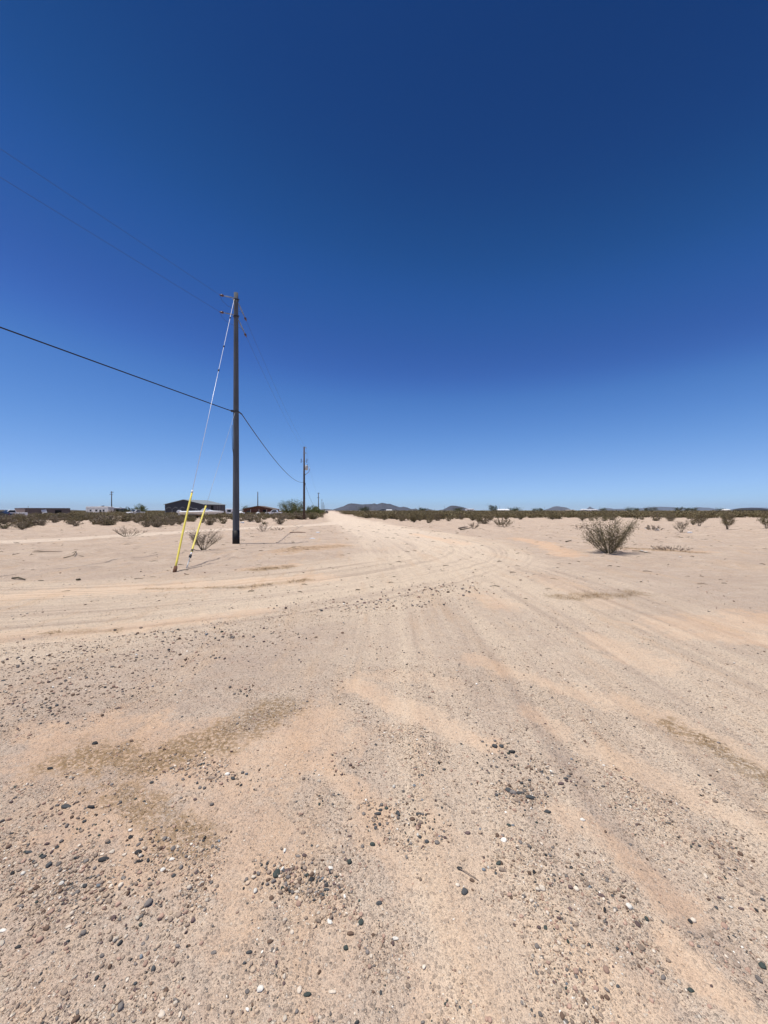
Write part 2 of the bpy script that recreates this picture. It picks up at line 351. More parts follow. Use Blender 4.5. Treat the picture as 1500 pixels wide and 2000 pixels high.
def make_siding(name, col, step=.3, rough=.6, dark=.75):
    """ribbed metal cladding"""
    k = N(name); tc = k.n('ShaderNodeTexCoord').outputs['Object']; wv = k.n('ShaderNodeTexWave', wave_type='BANDS', bands_direction='DIAGONAL'); wv.inputs['Scale'].default_value = 1. / step
    sp = k.n('ShaderNodeSeparateXYZ'); k.link(tc, sp.inputs[0]); cx = k.n('ShaderNodeCombineXYZ'); k.link(sp.outputs[0], cx.inputs[0]); k.link(sp.outputs[1], cx.inputs[1]); k.link(cx.outputs[0], wv.inputs['Vector'])
    n = k.noise(tc, .8, 5).outputs['Fac']
    c = k.mix(wv.outputs['Fac'], c4(*[x * dark for x in col]), c4(*col)); c = k.mix(k.rng(n, .4, .75, 0, .5), c, c4(*[x * .7 for x in col]))
    k.link(c, k.b.inputs['Base Color']); k.b.inputs['Roughness'].default_value = rough
    return k.m

M = {}
M['ground'] = make_ground_mat()
M['stone'] = make_tint_mat('stone_surface', .75, .28, 90.)
M['gravel'] = make_tint_mat('gravel_surface', .85, .2, 120.)
M['creosote'] = make_leaf_mat('creosote_leaf', (.120, .108, .045), (.185, .160, .070), (.175, .128, .078))
M['dryleaf'] = make_leaf_mat('dry_leaf', (.20, .165, .105), (.26, .215, .15), (.23, .18, .13))
M['deadleaf'] = make_leaf_mat('dead_leaf', (.20, .16, .12), (.30, .25, .19), (.22, .17, .13))
M['palo'] = make_leaf_mat('palo_verde_leaf', (.095, .12, .030), (.15, .18, .045), (.13, .13, .05))
M['dark_tree'] = make_leaf_mat('evergreen_leaf', (.040, .055, .025), (.065, .085, .035), (.06, .065, .035))
M['twig'] = simple('twig_bark', (.125, .105, .070), .9, .3, 8.)
M['greytwig'] = simple('grey_twig_bark', (.27, .215, .17), .9, .3, 8.)
M['bark'] = simple('bark', (.12, .10, .07), .95, .3, 6., bump=.5)
M['pole'] = make_wood('weathered_pole_wood', (.080, .088, .099), (.138, .149, .164))
M['poledark'] = make_wood('dark_pole_wood', (.07, .05, .04), (.12, .09, .075))
M['tar'] = simple('black_tar_wrap', (.012, .012, .013), .6, .2, 9.)
M['wire'] = simple('bare_conductor', (.05, .055, .065), .55, .1, 3.)
M['cable'] = simple('black_cable', (.014, .014, .016), .55, .15, 3.)
M['guy'] = simple('galvanised_strand', (.78, .80, .83), .4, .1, 6., metal=.25)
M['guydull'] = simple('dull_strand', (.36, .40, .46), .5, .1, 6., metal=.2)
M['yellow'] = simple('yellow_plastic', (.80, .67, .11), .45, .08, 5., dirt=(.70, .60, .25))
M['steel'] = simple('galvanised_steel', (.42, .44, .46), .45, .15, 8., metal=.6)
M['darksteel'] = simple('dark_hardware', (.06, .06, .065), .5, .2, 8., metal=.5)
M['polymer'] = simple('grey_polymer', (.27, .28, .27), .45, .08, 8.)
M['porcelain'] = simple('brown_porcelain', (.10, .055, .06), .3, .1, 8.)
M['rust'] = simple('rusty_steel', (.15, .075, .045), .9, .35, 5., bump=.3)
M['tank'] = simple('transformer_paint', (.45, .48, .50), .4, .1, 4.)
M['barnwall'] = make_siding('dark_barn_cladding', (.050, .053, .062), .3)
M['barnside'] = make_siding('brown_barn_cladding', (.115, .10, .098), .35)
M['barnroof'] = make_siding('grey_green_metal_roof', (.30, .33, .32), .35, .5)
M['brownwall'] = make_siding('brown_shed_cladding', (.155, .118, .108), .45)
M['brownend'] = make_siding('pale_brown_shed_cladding', (.27, .195, .17), .45)
M['dark'] = simple('dark_opening', (.012, .012, .013), .9, .2, 2.)
M['white'] = simple('white_paint', (.74, .75, .75), .4, .05, 2., dirt=(.58, .55, .5))
M['white2'] = simple('clean_white_paint', (.80, .81, .82), .4, .04, 2.)
M['offwhite'] = simple('chalky_white_siding', (.74, .74, .72), .6, .08, 1.5, dirt=(.42, .39, .34))
M['greywall'] = make_siding('grey_shed_wall', (.27, .26, .255), .3)
M['glass'] = simple('dark_window_glass', (.02, .024, .03), .12, .1, 2., spec=.6)
M['rubber'] = simple('tyre_rubber', (.022, .022, .022), .85, .2, 9.)
M['rim'] = simple('wheel_rim', (.42, .43, .45), .35, .1, 5., metal=.7)
M['blackpaint'] = simple('dark_car_paint', (.022, .024, .028), .25, .1, 3., spec=.6)
M['lamp'] = simple('lamp_lens', (.70, .70, .66), .2, .05, 8.)
M['redlamp'] = simple('tail_lamp_lens', (.35, .02, .02), .3, .05, 8.)
M['redwall'] = simple('reddish_brown_stucco', (.15, .07, .052), .9, .2, 1.5, bump=.2)
M['brownroof'] = simple('brown_shingle_roof', (.17, .135, .11), .9, .25, 3.)
M['post'] = simple('painted_post', (.45, .40, .34), .7, .1, 3.)
M['bag'] = simple('white_plastic_bag', (.82, .82, .82), .4, .04, 6.)
M['concrete'] = simple('pale_rubble', (.62, .58, .52), .9, .15, 9., bump=.4)
M['rock1'] = simple('bare_mountain_rock', (.062, .062, .072), 1., .25, .006)
M['rock2'] = simple('far_mountain_rock', (.085, .08, .085), 1., .2, .004)
M['drygrass'] = simple('dry_grass_blades', (.30, .205, .11), .9, .3, 12.)

# ------------------------------------------------------------------ ground, dirt road and side track (one continuous sheet, split along the road edges)
def build_ground():
    fr = np.deg2rad(np.linspace(-56, 56, 640)); bk = np.deg2rad(np.linspace(56, 304, 72)[1:-1])
    ang = np.concatenate([fr, bk]); na = len(ang)
    r = np.concatenate([np.geomspace(.35, 70, 900), np.geomspace(70, 32000, 110)[1:]]); nr = len(r)
    R, A = np.meshgrid(r, ang, indexing='ij'); x = (R * np.sin(A)).ravel(); y = (R * np.cos(A)).ravel()
    x = np.append(x, 0.); y = np.append(y, 0.)
    z = height(x, y)
    i, j = np.meshgrid(np.arange(nr - 1), np.arange(na), indexing='ij'); i = i.ravel(); j = j.ravel(); j2 = (j + 1) % na
    q = np.stack([i * na + j, i * na + j2, (i + 1) * na + j2, (i + 1) * na + j], 1)[:, ::-1]
    jj = np.arange(na); tri = np.stack([np.full(na, nr * na), jj, (jj + 1) % na, (jj + 1) % na], 1)[:, ::-1]
    la, aa, da = polycoord(x, y, TA); lb, ab, db = polycoord(x, y, TB); lc, ac, dc = polycoord(x, y, TC)
    ed = (fbm(x * .5, y * .5, 3, 55) - .5) * 1.6
    wa = ss(3.9, 2.2, da + ed); wb = ss(3.4, 1.9, db + ed); wc = ss(1.7, .9, dc + ed * .5)
    sand = features(x, y, SANDS); dry = features(x, y, GRASS); st = features(x, y, STONY)
    at = dict(sand=sand, dry=dry, stony=st, lat_a=la, alo_a=aa, w_a=wa, lat_b=lb, alo_b=ab, w_b=wb, w_c=wc)
    V = np.stack([x, y, z], 1); Q = q
    cx = x[Q].mean(1); cy = y[Q].mean(1); e2 = (fbm(cx * .5, cy * .5, 3, 55) - .5) * 1.6
    inroad = (polycoord(cx, cy, TA)[2] + e2 < 3.2) | (polycoord(cx, cy, TB)[2] + e2 < 2.7); intrack = (polycoord(cx, cy, TC)[2] + e2 * .5 < 1.4) & ~inroad
    def sub(name, qs):
        u, inv = np.unique(qs.ravel(), return_inverse=True)
        o = np_mesh(name, V[u], inv.reshape(qs.shape), M['ground'], smooth=True, attrs={k: v[u] for k, v in at.items()})
        tag(o, kind='structure'); return o
    sub('ground', Q[~inroad & ~intrack]); sub('dirt_road', Q[inroad]); sub('dirt_track', Q[intrack])
    m = bpy.data.meshes.new('ground_under_viewpoint')
    c = [(0, 0, float(z[-1]))] + [tuple(V[k]) for k in range(na)]
    m.from_pydata(c, [], [(0, 1 + (k + 1) % na, 1 + k) for k in range(na)]); m.materials.append(M['ground'])
    o = bpy.data.objects.new('ground_patch', m); COL.objects.link(o); tag(o, kind='structure')
build_ground()

# ------------------------------------------------------------------ hills on the horizon
def hill(name, prof, d, depth, mat, seed, rough=1.):
    px = np.array([p[0] for p in prof], float); py = np.array([p[1] for p in prof], float)
    n = 220; m = 60; u = np.linspace(px[0], px[-1], n); top = np.maximum(0, HY - np.interp(u, px, py)) * d / F
    top = top + np.where(top > 0, EYE, 0)
    v = np.linspace(-1, 1, m); U, Vv = np.meshgrid(u, v, indexing='ij')
    wx = (U - 750) * d / F; wy = d + Vv * depth; sc = 5.0 / depth
    ridge = 1 - np.abs(2 * fbm(wx * sc, wy * sc, 5, seed) - 1); fall = np.clip(1 - np.abs(Vv + (fbm(wx * sc * .5, Vv * 0, 2, seed + 3)[:, :] - .5) * .5), 0, 1) ** .85
    z = top[:, None] * fall * (1 - rough * .55 * (1 - ridge) * (1 - fall)) - 8 * (1 - fall)
    V = np.stack([wx * (wy / d), wy, z], -1).reshape(-1, 3)
    i, j = np.meshgrid(np.arange(n - 1), np.arange(m - 1), indexing='ij'); i = i.ravel(); j = j.ravel()
    f = np.stack([i * m + j, (i + 1) * m + j, (i + 1) * m + j + 1, i * m + j + 1], 1)
    o = np_mesh(name, V, f, mat, smooth=False); tag(o, kind='structure'); return o
hill('hills', [(645, 997), (652, 994.5), (660, 992), (670, 989), (680, 984), (686, 982.8), (697, 983.6), (706, 985), (716, 984.4), (726, 984.2), (731, 982.8), (736, 984.8), (746, 982), (752, 983), (756, 984), (761, 983.8), (770, 987), (781, 990.6), (788, 989.4), (796, 991.2), (803, 994), (812, 993.6), (818, 996), (824, 996.5), (832, 993.8), (840, 994.6), (852, 997)], 8000, 700, M['rock1'], 3)
hill('hills', [(610, 997), (625, 995), (638, 994), (650, 995.2), (665, 997)], 12500, 800, M['rock2'], 4)
hill('hills', [(855, 997), (866, 995), (874, 990.5), (881, 987.4), (890, 987.6), (902, 990), (915, 993.5), (926, 997)], 7000, 500, M['rock1'], 5)
hill('hills', [(1058, 997), (1070, 994), (1080, 989.8), (1087, 988.4), (1096, 989.6), (1106, 991), (1116, 995.5), (1122, 997)], 14000, 900, M['rock2'], 6)
hill('hills', [(1135, 997), (1147, 993), (1152, 989), (1158, 992.5), (1166, 995), (1178, 993.4), (1190, 992.4), (1200, 994), (1215, 993.6), (1235, 997)], 18000, 1200, M['rock2'], 7)
hill('hills', [(1225, 997), (1250, 993), (1275, 990), (1296, 989.6), (1315, 990.6), (1330, 992), (1350, 993.5), (1364, 990.6), (1385, 991.5), (1404, 995), (1425, 995), (1442, 992.4), (1470, 991), (1500, 991.8), (1540, 994), (1570, 997)], 25000, 1500, M['rock2'], 8)
hill('hills', [(-60, 997), (-20, 995), (10, 995.6), (40, 996.4), (90, 996), (135, 995.2), (160, 996.5), (240, 996.5), (330, 997)], 9000, 500, M['rock2'], 9)

# ------------------------------------------------------------------ stones and gravel
def ico(sub):
    bm = bmesh.new(); bmesh.ops.create_icosphere(bm, subdivisions=sub, radius=1.0); bm.verts.ensure_lookup_table()
    v = np.array([p.co[:] for p in bm.verts]); f = np.array([[q.index for q in t.verts] for t in bm.faces]); bm.free(); return v, f
ICO1, ICO2, ICO3 = ico(1), ico(2), ico(3)
PAL = dict(slate=(.075, .079, .081), black=(.042, .042, .043), greenblack=(.056, .070, .063), grey=(.19, .17, .155), plum=(.135, .095, .090), brown=(.15, .10, .072), taupe=(.29, .225, .175),
           pink=(.40, .27, .205), tan=(.50, .385, .28), pale=(.60, .52, .42), white=(.74, .70, .62), bluegrey=(.20, .225, .25))
PN = list(PAL); PW = np.array([.035, .012, .012, .09, .04, .06, .20, .15, .27, .105, .022, .004]); PW /= PW.sum()
PV = np.array([PAL[k] for k in PN])

def rocks_mesh(name, x, y, a, b, c, rz, colidx, base, jit=.16, smooth=True, kind=None, sink=.3):
    bv, bf = base; n = len(x); nv = len(bv)
    J = 1 + RNG.normal(0, jit, (n, nv, 1)); 
    # flatten some facets for chipped faces
    P = bv[None] * J
    ax = RNG.normal(0, 1, (n, 1, 3)); ax /= np.linalg.norm(ax, axis=2, keepdims=True); dp = (P * ax).sum(2, keepdims=True); P = P - ax * np.maximum(dp - .55, 0) * .9
    P = P * np.stack([a, b, c], 1)[:, None, :]
    tilt = RNG.normal(0, .25, n); ct, st = np.cos(tilt)[:, None], np.sin(tilt)[:, None]
    y1 = P[..., 1] * ct - P[..., 2] * st; z1 = P[..., 1] * st + P[..., 2] * ct; x1 = P[..., 0]
    cr, sr = np.cos(rz)[:, None], np.sin(rz)[:, None]
    zz = height(x, y)
    V = np.stack([x1 * cr - y1 * sr + x[:, None], x1 * sr + y1 * cr + y[:, None], z1 + (zz + c * (1 - 2 * sink))[:, None]], -1).reshape(-1, 3)
    Fc = (bf[None] + (np.arange(n) * nv)[:, None, None]).reshape(-1, 3)
    cols = np.repeat(PV[colidx] * RNG.uniform(.75, 1.25, (n, 1)), nv, 0)
    o = np_mesh(name, V, Fc, M['gravel'], smooth=smooth, cols=cols)
    if kind: tag(o, kind=kind)
    return o

def stone(x, y, a, b, c, rz, colname, label, group=None, seed=0):
    rs = np.random.default_rng(seed + 1000); bv, bf = ICO3
    n1 = np.sin(bv @ rs.normal(0, 1.6, 3) + rs.uniform(0, 6)) * .10 + np.sin(bv @ rs.normal(0, 3.2, 3) + rs.uniform(0, 6)) * .05 + rs.normal(0, .012, len(bv))
    P = bv * (1 + n1)[:, None]
    for _ in range(4):
        ax = rs.normal(0, 1, 3); ax /= np.linalg.norm(ax); dp = P @ ax; P = P - np.outer(np.maximum(dp - rs.uniform(.6, .85), 0) * .85, ax)
    P = P * np.array([a, b, c])
    o = np_mesh('stone', P, bf, M['stone'], smooth=True, cols=np.tile(np.array(PAL[colname]) * rs.uniform(.88, 1.12), (len(P), 1)))
    o.location = (x, y, hz(x, y) + c * .45); o.rotation_euler = (rs.normal(0, .12), rs.normal(0, .12), rz)
    return tag(o, label, 'stone', group)

HERO = [  # photograph position, apparent width and height, colour, label
 (540, 1704, 14, 26, 'greenblack', 'large greenish black oval stone standing out at the edge of the pebble cluster'),
 (563, 1699, 18, 11, 'plum', 'flat plum grey stone touching the large greenish black oval stone'),
 (607, 1717, 13, 14, 'black', 'black rounded stone in the middle of the pebble cluster'),
 (599, 1708, 8, 14, 'greenblack', 'narrow dark green stone just above the black rounded one in the pebble cluster'),
 (637, 1728, 10, 10, 'black', 'topmost of three dark stones touching in a short column'),
 (637, 1737, 13, 12, 'slate', 'middle of three dark stones touching in a short column'),
 (629, 1746, 12, 11, 'slate', 'lowest of three dark stones touching in a short column'),
 (584, 1723, 10, 12, 'brown', 'brown stone below a heap of tan pebbles in the pebble cluster'),
 (666, 1743, 9, 9, 'brown', 'small reddish brown stone beside a square grey brown one'),
 (667, 1731, 9, 11, 'taupe', 'square grey brown stone beside a small reddish brown one'),
 (646, 1694, 10, 11, 'white', 'white stone above the pebble cluster'),
 (582, 1671, 11, 9, 'grey', 'grey stone at the upper end of the pebble cluster'),
 (595, 1670, 13, 7, 'plum', 'flat purplish stone next to the grey stone above the pebble cluster'),
 (738, 1585, 14, 9, 'slate', 'slate oval stone at the tip of an orange sand streak'),
 (743, 1578, 10, 7, 'slate', 'thin slate chip lying just beyond the slate oval at the sand streak tip'),
 (728, 1646, 12, 12, 'greenblack', 'lone dark green stone between the sand streak tip and the pebble cluster'),
 (740, 1763, 13, 13, 'slate', 'lone dark oval stone on plain grit below the pebble cluster'),
 (580, 1741, 11, 11, 'pale', 'chalky pale stone below the pebble cluster'),
 (907, 1746, 15, 20, 'slate', 'biggest slate blue stone near a bare twig'),
 (975, 1688, 14, 13, 'greenblack', 'dark green round stone directly above a brown round stone'),
 (982, 1703, 15, 13, 'taupe', 'brown round stone directly below a dark green round stone'),
 (1058, 1740, 13, 18, 'pale', 'cream oval stone casting a small shadow on tan sand'),
 (945, 1699, 9, 10, 'bluegrey', 'blue grey stone beside the bare twig'),
 (922, 1721, 11, 12, 'brown', 'dark brown stone under the bare twig'),
 (993, 1614, 11, 8, 'greenblack', 'flat dark green oval stone alone on fine grit'),
 (913, 1628, 14, 8, 'plum', 'flat maroon stone alone on fine grit'),
 (854, 1648, 11, 12, 'grey', 'dull grey stone with a lighter grey one beside it'),
 (834, 1643, 10, 12, 'slate', 'dark stone with a dull grey one beside it'),
 (984, 1643, 12, 12, 'white', 'white stone below the flat dark green oval stone'),
 (1138, 1601, 10, 8, 'white', 'white stone on the plain grit right of the stone heaps'),
 (966, 1460, 10, 10, 'slate', 'first dark stone of a short row along the gravel ridge'),
 (979, 1460, 10, 10, 'slate', 'second dark stone of a short row along the gravel ridge'),
 (1000, 1470, 14, 9, 'black', 'black flat stone ending the short row along the gravel ridge'),
 (993, 1547, 12, 13, 'slate', 'dark stone at the top of a small heap of stones'),
 (1003, 1552, 15, 13, 'grey', 'grey stone in the middle of a small heap of stones'),
 (1015, 1553, 11, 11, 'slate', 'slate stone at the far side of a small heap of stones'),
 (1037, 1561, 20, 8, 'slate', 'long flat slate stone beside a small heap of stones'),
 (1008, 1568, 16, 8, 'taupe', 'buff flat stone at the foot of a small heap of stones'),
 (1058, 1509, 10, 7, 'slate', 'small dark stone on the gravel ridge, nearest its pale patch'),
 (1078, 1511, 9, 6, 'grey', 'small grey stone on the gravel ridge between two darker ones'),
 (1105, 1520, 10, 7, 'slate', 'small dark stone at the outer end of the gravel ridge'),
 (1096, 1531, 14, 5, 'plum', 'thin purplish sliver of stone at the outer end of the gravel ridge'),
 (1069, 1588, 14, 10, 'slate', 'lone dark stone below the gravel ridge'),
 (818, 1588, 15, 8, 'slate', 'dark flat stone on top of a gravel pile'),
 (805, 1597, 12, 10, 'brown', 'brown stone in a gravel pile under a dark flat stone'),
 (816, 1614, 9, 16, 'pink', 'pinkish upright stone below a gravel pile'),
 (1175, 1752, 15, 9, 'plum', 'maroon stone at the edge of the grey grit'),
 (1448, 1762, 14, 11, 'plum', 'dark maroon stone far out on the grey grit'),
 (772, 1829, 14, 14, 'white', 'bright white round stone on tan sand'),
 (508, 1932, 15, 24, 'white', 'bright white tall stone in the nearest grit'),
 (649, 1937, 15, 13, 'pale', 'pale grey stone in the nearest grit'),
 (600, 1943, 16, 17, 'greenblack', 'dark green stone between two light ones in the nearest grit'),
 (316, 1980, 16, 24, 'pale', 'pale buff stone at the bottom of the view'),
 (35, 1853, 14, 11, 'black', 'black round stone near the edge of the nearest grit'),
 (684, 1822, 15, 15, 'brown', 'warm brown stone beside a narrow green one'),
 (676, 1851, 11, 18, 'greenblack', 'narrow green stone beside a warm brown one'),
 (487, 1859, 13, 10, 'slate', 'small slate stone above another small slate stone'),
 (477, 1879, 9, 10, 'slate', 'small slate stone below another small slate stone'),
 (528, 1838, 13, 14, 'brown', 'chocolate brown stone alone on pale grit'),
 (418, 1859, 13, 7, 'grey', 'thin grey stone alone on pale grit'),
 (289, 1766, 18, 26, 'grey', 'long grey slab stone in the coarse gravel'),
 (270, 1666, 15, 13, 'black', 'upper of two black stones below the dry grass'),
 (273, 1682, 13, 8, 'black', 'lower of two black stones below the dry grass'),
 (177, 1577, 18, 10, 'black', 'black pointed stone beside a rounded slate one'),
 (129, 1577, 19, 11, 'slate', 'rounded slate stone beside a black pointed one'),
 (97, 1502, 13, 7, 'black', 'lone black stone above the coarse gravel'),
 (186, 1453, 12, 9, 'black', 'black stone at the upper edge of the dry grass'),
 (257, 1446, 12, 6, 'brown', 'brown sliver stone at the upper edge of the dry grass'),
 (203, 1679, 20, 8, 'black', 'long black sliver of stone in the coarse gravel'),
 (95, 1690, 12, 16, 'slate', 'slate wedge stone in the coarse gravel'),
 (56, 1665, 14, 10, 'slate', 'slate lump stone nearest the edge of the coarse gravel'),
 (40, 1770, 13, 11, 'grey', 'grey lump stone near the edge of the grit'),
 (318, 1698, 10, 13, 'white', 'white stone below two black stones'),
 (335, 1678, 13, 9, 'white', 'white flat stone beside two black stones'),
 (219, 1664, 11, 12, 'pale', 'cream stone beside a thin pale one above the coarse gravel'),
 (243, 1670, 9, 9, 'pale', 'thin pale stone beside a cream one above the coarse gravel'),
 (5, 1820, 14, 12, 'white', 'white stone cut by the edge of the view'),
 (444, 1514, 10, 9, 'white', 'white topped stone among dark ones in the dry grass'),
 (412, 1522, 14, 9, 'taupe', 'grey brown stone among dark ones in the dry grass'),
 (296, 1529, 8, 7, 'slate', 'small slate stone inside the dry grass'),
 (455, 1522, 10, 9, 'slate', 'small slate stone beside the white topped one in the dry grass'),
 (1489, 1880, 13, 22, 'greenblack', 'dark green stone cut by the edge of the grey grit'),
 (1350, 1937, 14, 16, 'greenblack', 'dark green stone on the grey grit nearest the camera'),
 (897, 1700, 12, 10, 'black', 'black stone at the thick end of the bare twig'),
 (1207, 1934, 8, 10, 'slate', 'small slate stone on the grey grit in the nearest rows'),
 (1340, 1935, 8, 9, 'grey', 'small grey stone next to the dark green one on the grey grit'),
]
for q, (px, py, wp, hp, cn, lb) in enumerate(HERO):
    x, y = G(px, py); a = wp * y / F / 2 * .98; b = hp * y * y / (EYE * F) / 2 * .62
    b = min(max(b, a * .5), a * 2.2); stone(x, y, a, b, min(a, b) * .62, RNG.uniform(-.35, .35), cn, lb, seed=q)

TAKEN = [(G(p[0], p[1])) for p in HERO]
def density(x, y):
    s = features(x, y, SANDS); st = features(x, y, STONY)
    n = fbm(x * 1.3, y * 1.3, 4, 71); n2 = fbm(x * 5, y * 5, 3, 72)
    far = ss(5, 16, np.hypot(x, y)); return np.clip((.26 * ss(.4, .7, n) + .22 * ss(.48, .75, n2) + .10) * (1 - .8 * far) + st * .9 * ss(.36, .68, n2) - s * .45, .015, 1.)
def scatter(n, r0, r1, amin, amax, pw):
    r = np.sqrt(RNG.uniform(r0 * r0, r1 * r1, n)); t = np.deg2rad(RNG.uniform(-52, 52, n)); x = r * np.sin(t); y = r * np.cos(t)
    keep = RNG.uniform(0, 1, n) < density(x, y); x, y = x[keep], y[keep]
    a = amin * (1 - RNG.uniform(0, 1, len(x))) ** (-1. / pw); a = np.minimum(a, amax)
    return x, y, a
# (a) 214 more single stones, the largest of the loose gravel
AREA = [(-9, -.25, 'in the stony ground left of the pebble cluster'), (-.25, .35, 'in the middle of the nearest ground'), (.35, 9, 'on the streaked grit right of the stone heaps')]
CN = dict(slate='slate', black='black', greenblack='dark green', grey='grey', plum='maroon', brown='brown', taupe='grey brown', pink='pinkish', tan='tan', pale='pale', white='white', bluegrey='blue grey')
sx, sy, sa = scatter(1700, 1.2, 6.0, .0062, .0125, 3.2)
ordr = np.argsort(-(sa / np.hypot(sx, sy)))[:210]
for q in ordr:
    x, y, a = float(sx[q]), float(sy[q]), float(sa[q]); cn = PN[RNG.choice(len(PN), p=PW)]
    if min(math.hypot(x - p[0], y - p[1]) for p in TAKEN) < .05: continue
    TAKEN.append((x, y))
    wh = [t for lo, hi, t in AREA if lo <= x / y < hi][0]
    stone(x, y, a, a * RNG.uniform(.6, 1.0), a * RNG.uniform(.4, .65), RNG.uniform(0, 6.3), cn, 'loose %s pebble %s' % (CN[cn], wh), '%s pebbles %s' % (CN[cn], wh), seed=int(q) + 500)
# (b) the gravel nobody could count
def gravel(name, specs):
    xs, ys, as_ = [], [], []
    for s in specs:
        x, y, a = scatter(*s); xs.append(x); ys.append(y); as_.append(a)
    return np.concatenate(xs), np.concatenate(ys), np.concatenate(as_)
def emit(name, specs, base, jit):
    x, y, a = gravel(name, specs); n = len(x); ci = RNG.choice(len(PN), n, p=PW)
    o = rocks_mesh(name, x, y, a, a * RNG.uniform(.55, 1., n), a * RNG.uniform(.35, .7, n), RNG.uniform(0, 6.3, n), ci, base, jit, False, 'stuff'); return o
emit('gravel', [(48000, .9, 3.2, .0028, .0085, 2.6), (6500, .9, 3.2, .0048, .012, 2.8)], ICO2, .07)
emit('gravel', [(170000, .9, 4.0, .0017, .004, 2.4), (42000, 3.2, 7.5, .0042, .014, 3.1), (22000, 7.5, 16., .0075, .025, 3.3), (5200, 16., 34., .013, .04, 3.2)], ICO1, .12)

def cluster(n, spots_):
    X_, Y_, A_ = [], [], []
    for px, py, rx, ry, wgt in spots_:
        m = int(n * wgt); a = RNG.normal(0, 1, m); b_ = RNG.normal(0, 1, m)
        qy = np.maximum(py + b_ * ry, 1015); d = EYE * F / (qy - HY); X_.append((px + a * rx - 750) * d / F); Y_.append(d); A_.append(np.minimum(.0042 * (1 - RNG.uniform(0, 1, m)) ** (-1 / 2.4), .011) * max(1., (EYE * F / (py - HY)) / 2.6))
    return np.concatenate(X_), np.concatenate(Y_), np.concatenate(A_)
CLUS = [(600, 1725, 45, 26, 1.2), (545, 1690, 25, 14, .4), (1010, 1556, 28, 16, .8), (1065, 1512, 40, 18, .9), (975, 1466, 22, 12, .5), (770, 1590, 50, 30, .8), (820, 1610, 30, 20, .4), (345, 1490, 45, 18, .7), (450, 1520, 40, 14, .5), (160, 1590, 60, 30, .7), (110, 1680, 70, 40, 1.0),
        (270, 1720, 70, 45, .9), (330, 1640, 50, 25, .5), (200, 1800, 90, 50, 1.0), (60, 1380, 60, 22, 1.3), (150, 1340, 90, 20, 1.2), (40, 1290, 60, 16, .8), (250, 1280, 120, 14, 1.2), (420, 1240, 110, 10, 1.), (720, 1178, 90, 9, 1.1), (860, 1150, 70, 8, .8), (480, 1346, 14, 6, .25), (650, 1500, 30, 18, .3), (1120, 1720, 60, 40, .25), (1250, 1800, 50, 35, .15)]
cx_, cy_, ca_ = cluster(150, CLUS); cn_ = len(cx_); PD = np.array([.08, .03, .03, .18, .07, .08, .20, .10, .14, .08, .02, .01]); ci_ = RNG.choice(len(PN), cn_, p=PD / PD.sum())
tag(rocks_mesh('gravel', cx_, cy_, ca_, ca_ * RNG.uniform(.55, 1., cn_), ca_ * RNG.uniform(.4, .75, cn_), RNG.uniform(0, 6.3, cn_), ci_, ICO2, .08, False, 'stuff', .22), kind='stuff')
def twig_litter():
    b = MB(); r = random.Random(4)
    for _ in range(520):
        d = 7 + 34 * r.random() ** .8; x = X(r.uniform(-40, 1540), d); ln = r.uniform(.03, .16) * (1 + d / 30); a = r.uniform(-.7, .7) + (math.pi if r.random() < .5 else 0); rd = r.uniform(.003, .007) * (1 + d / 25)
        mx, my = x + math.cos(a) * ln * .5, d + math.sin(a) * ln * .5; ex, ey = x + math.cos(a + r.uniform(-.6, .6)) * ln, d + math.sin(a) * ln
        b.tube([(x, d, hz(x, d) + rd * .6), (mx, my, hz(mx, my) + rd + ln * .05), (ex, ey, hz(ex, ey) + rd * .5)], [rd, rd * .9, rd * .4], 4)
    tag(b.build('twig_litter', M['twig'], None), kind='stuff')
twig_litter()

# dry grass litter in the brown patches
def dry_litter():
    vs, fs = [], []
    for px, hw, st in GRASS:
        pts = [G(*p) for p in px]; L = sum(math.hypot(b[0] - a[0], b[1] - a[1]) for a, b in zip(pts[:-1], pts[1:])); n = int(min(2600, 1500 * L * hw * 2 / max(.3, pts[0][1] / 3) ** 1.2)) + 200
        for _ in range(n):
            k = random.randrange(len(pts) - 1); t = random.random(); a, b = pts[k], pts[k + 1]
            x = a[0] + (b[0] - a[0]) * t + random.gauss(0, hw * .55); y = a[1] + (b[1] - a[1]) * t + random.gauss(0, hw * .55)
            if y < 1: continue
            vs.append((x, y))
    xy = np.array(vs); keep = vnoise(xy[:, 0] * 6, xy[:, 1] * 6, 9) > .42; xy = xy[keep]; n = len(xy); z = height(xy[:, 0], xy[:, 1])
    an = RNG.uniform(0, 6.3, n); ln = RNG.uniform(.012, .045, n) * np.clip(xy[:, 1] / 3, .8, 3); wd = .0012 * np.clip(xy[:, 1] / 2.5, 1, 4); up_ = RNG.uniform(.05, .5, n) * ln
    dx, dy = np.cos(an), np.sin(an)
    P = np.stack([np.stack([xy[:, 0] - dy * wd, xy[:, 1] + dx * wd, z], 1), np.stack([xy[:, 0] + dy * wd, xy[:, 1] - dx * wd, z], 1),
                  np.stack([xy[:, 0] + dx * ln + dy * wd * .4, xy[:, 1] + dy * ln - dx * wd * .4, z + up_], 1), np.stack([xy[:, 0] + dx * ln - dy * wd * .4, xy[:, 1] + dy * ln + dx * wd * .4, z + up_], 1)], 1).reshape(-1, 3)
    o = np_mesh('dry_grass', P, np.arange(4 * n).reshape(-1, 4), M['drygrass']); tag(o, kind='stuff')
dry_litter()

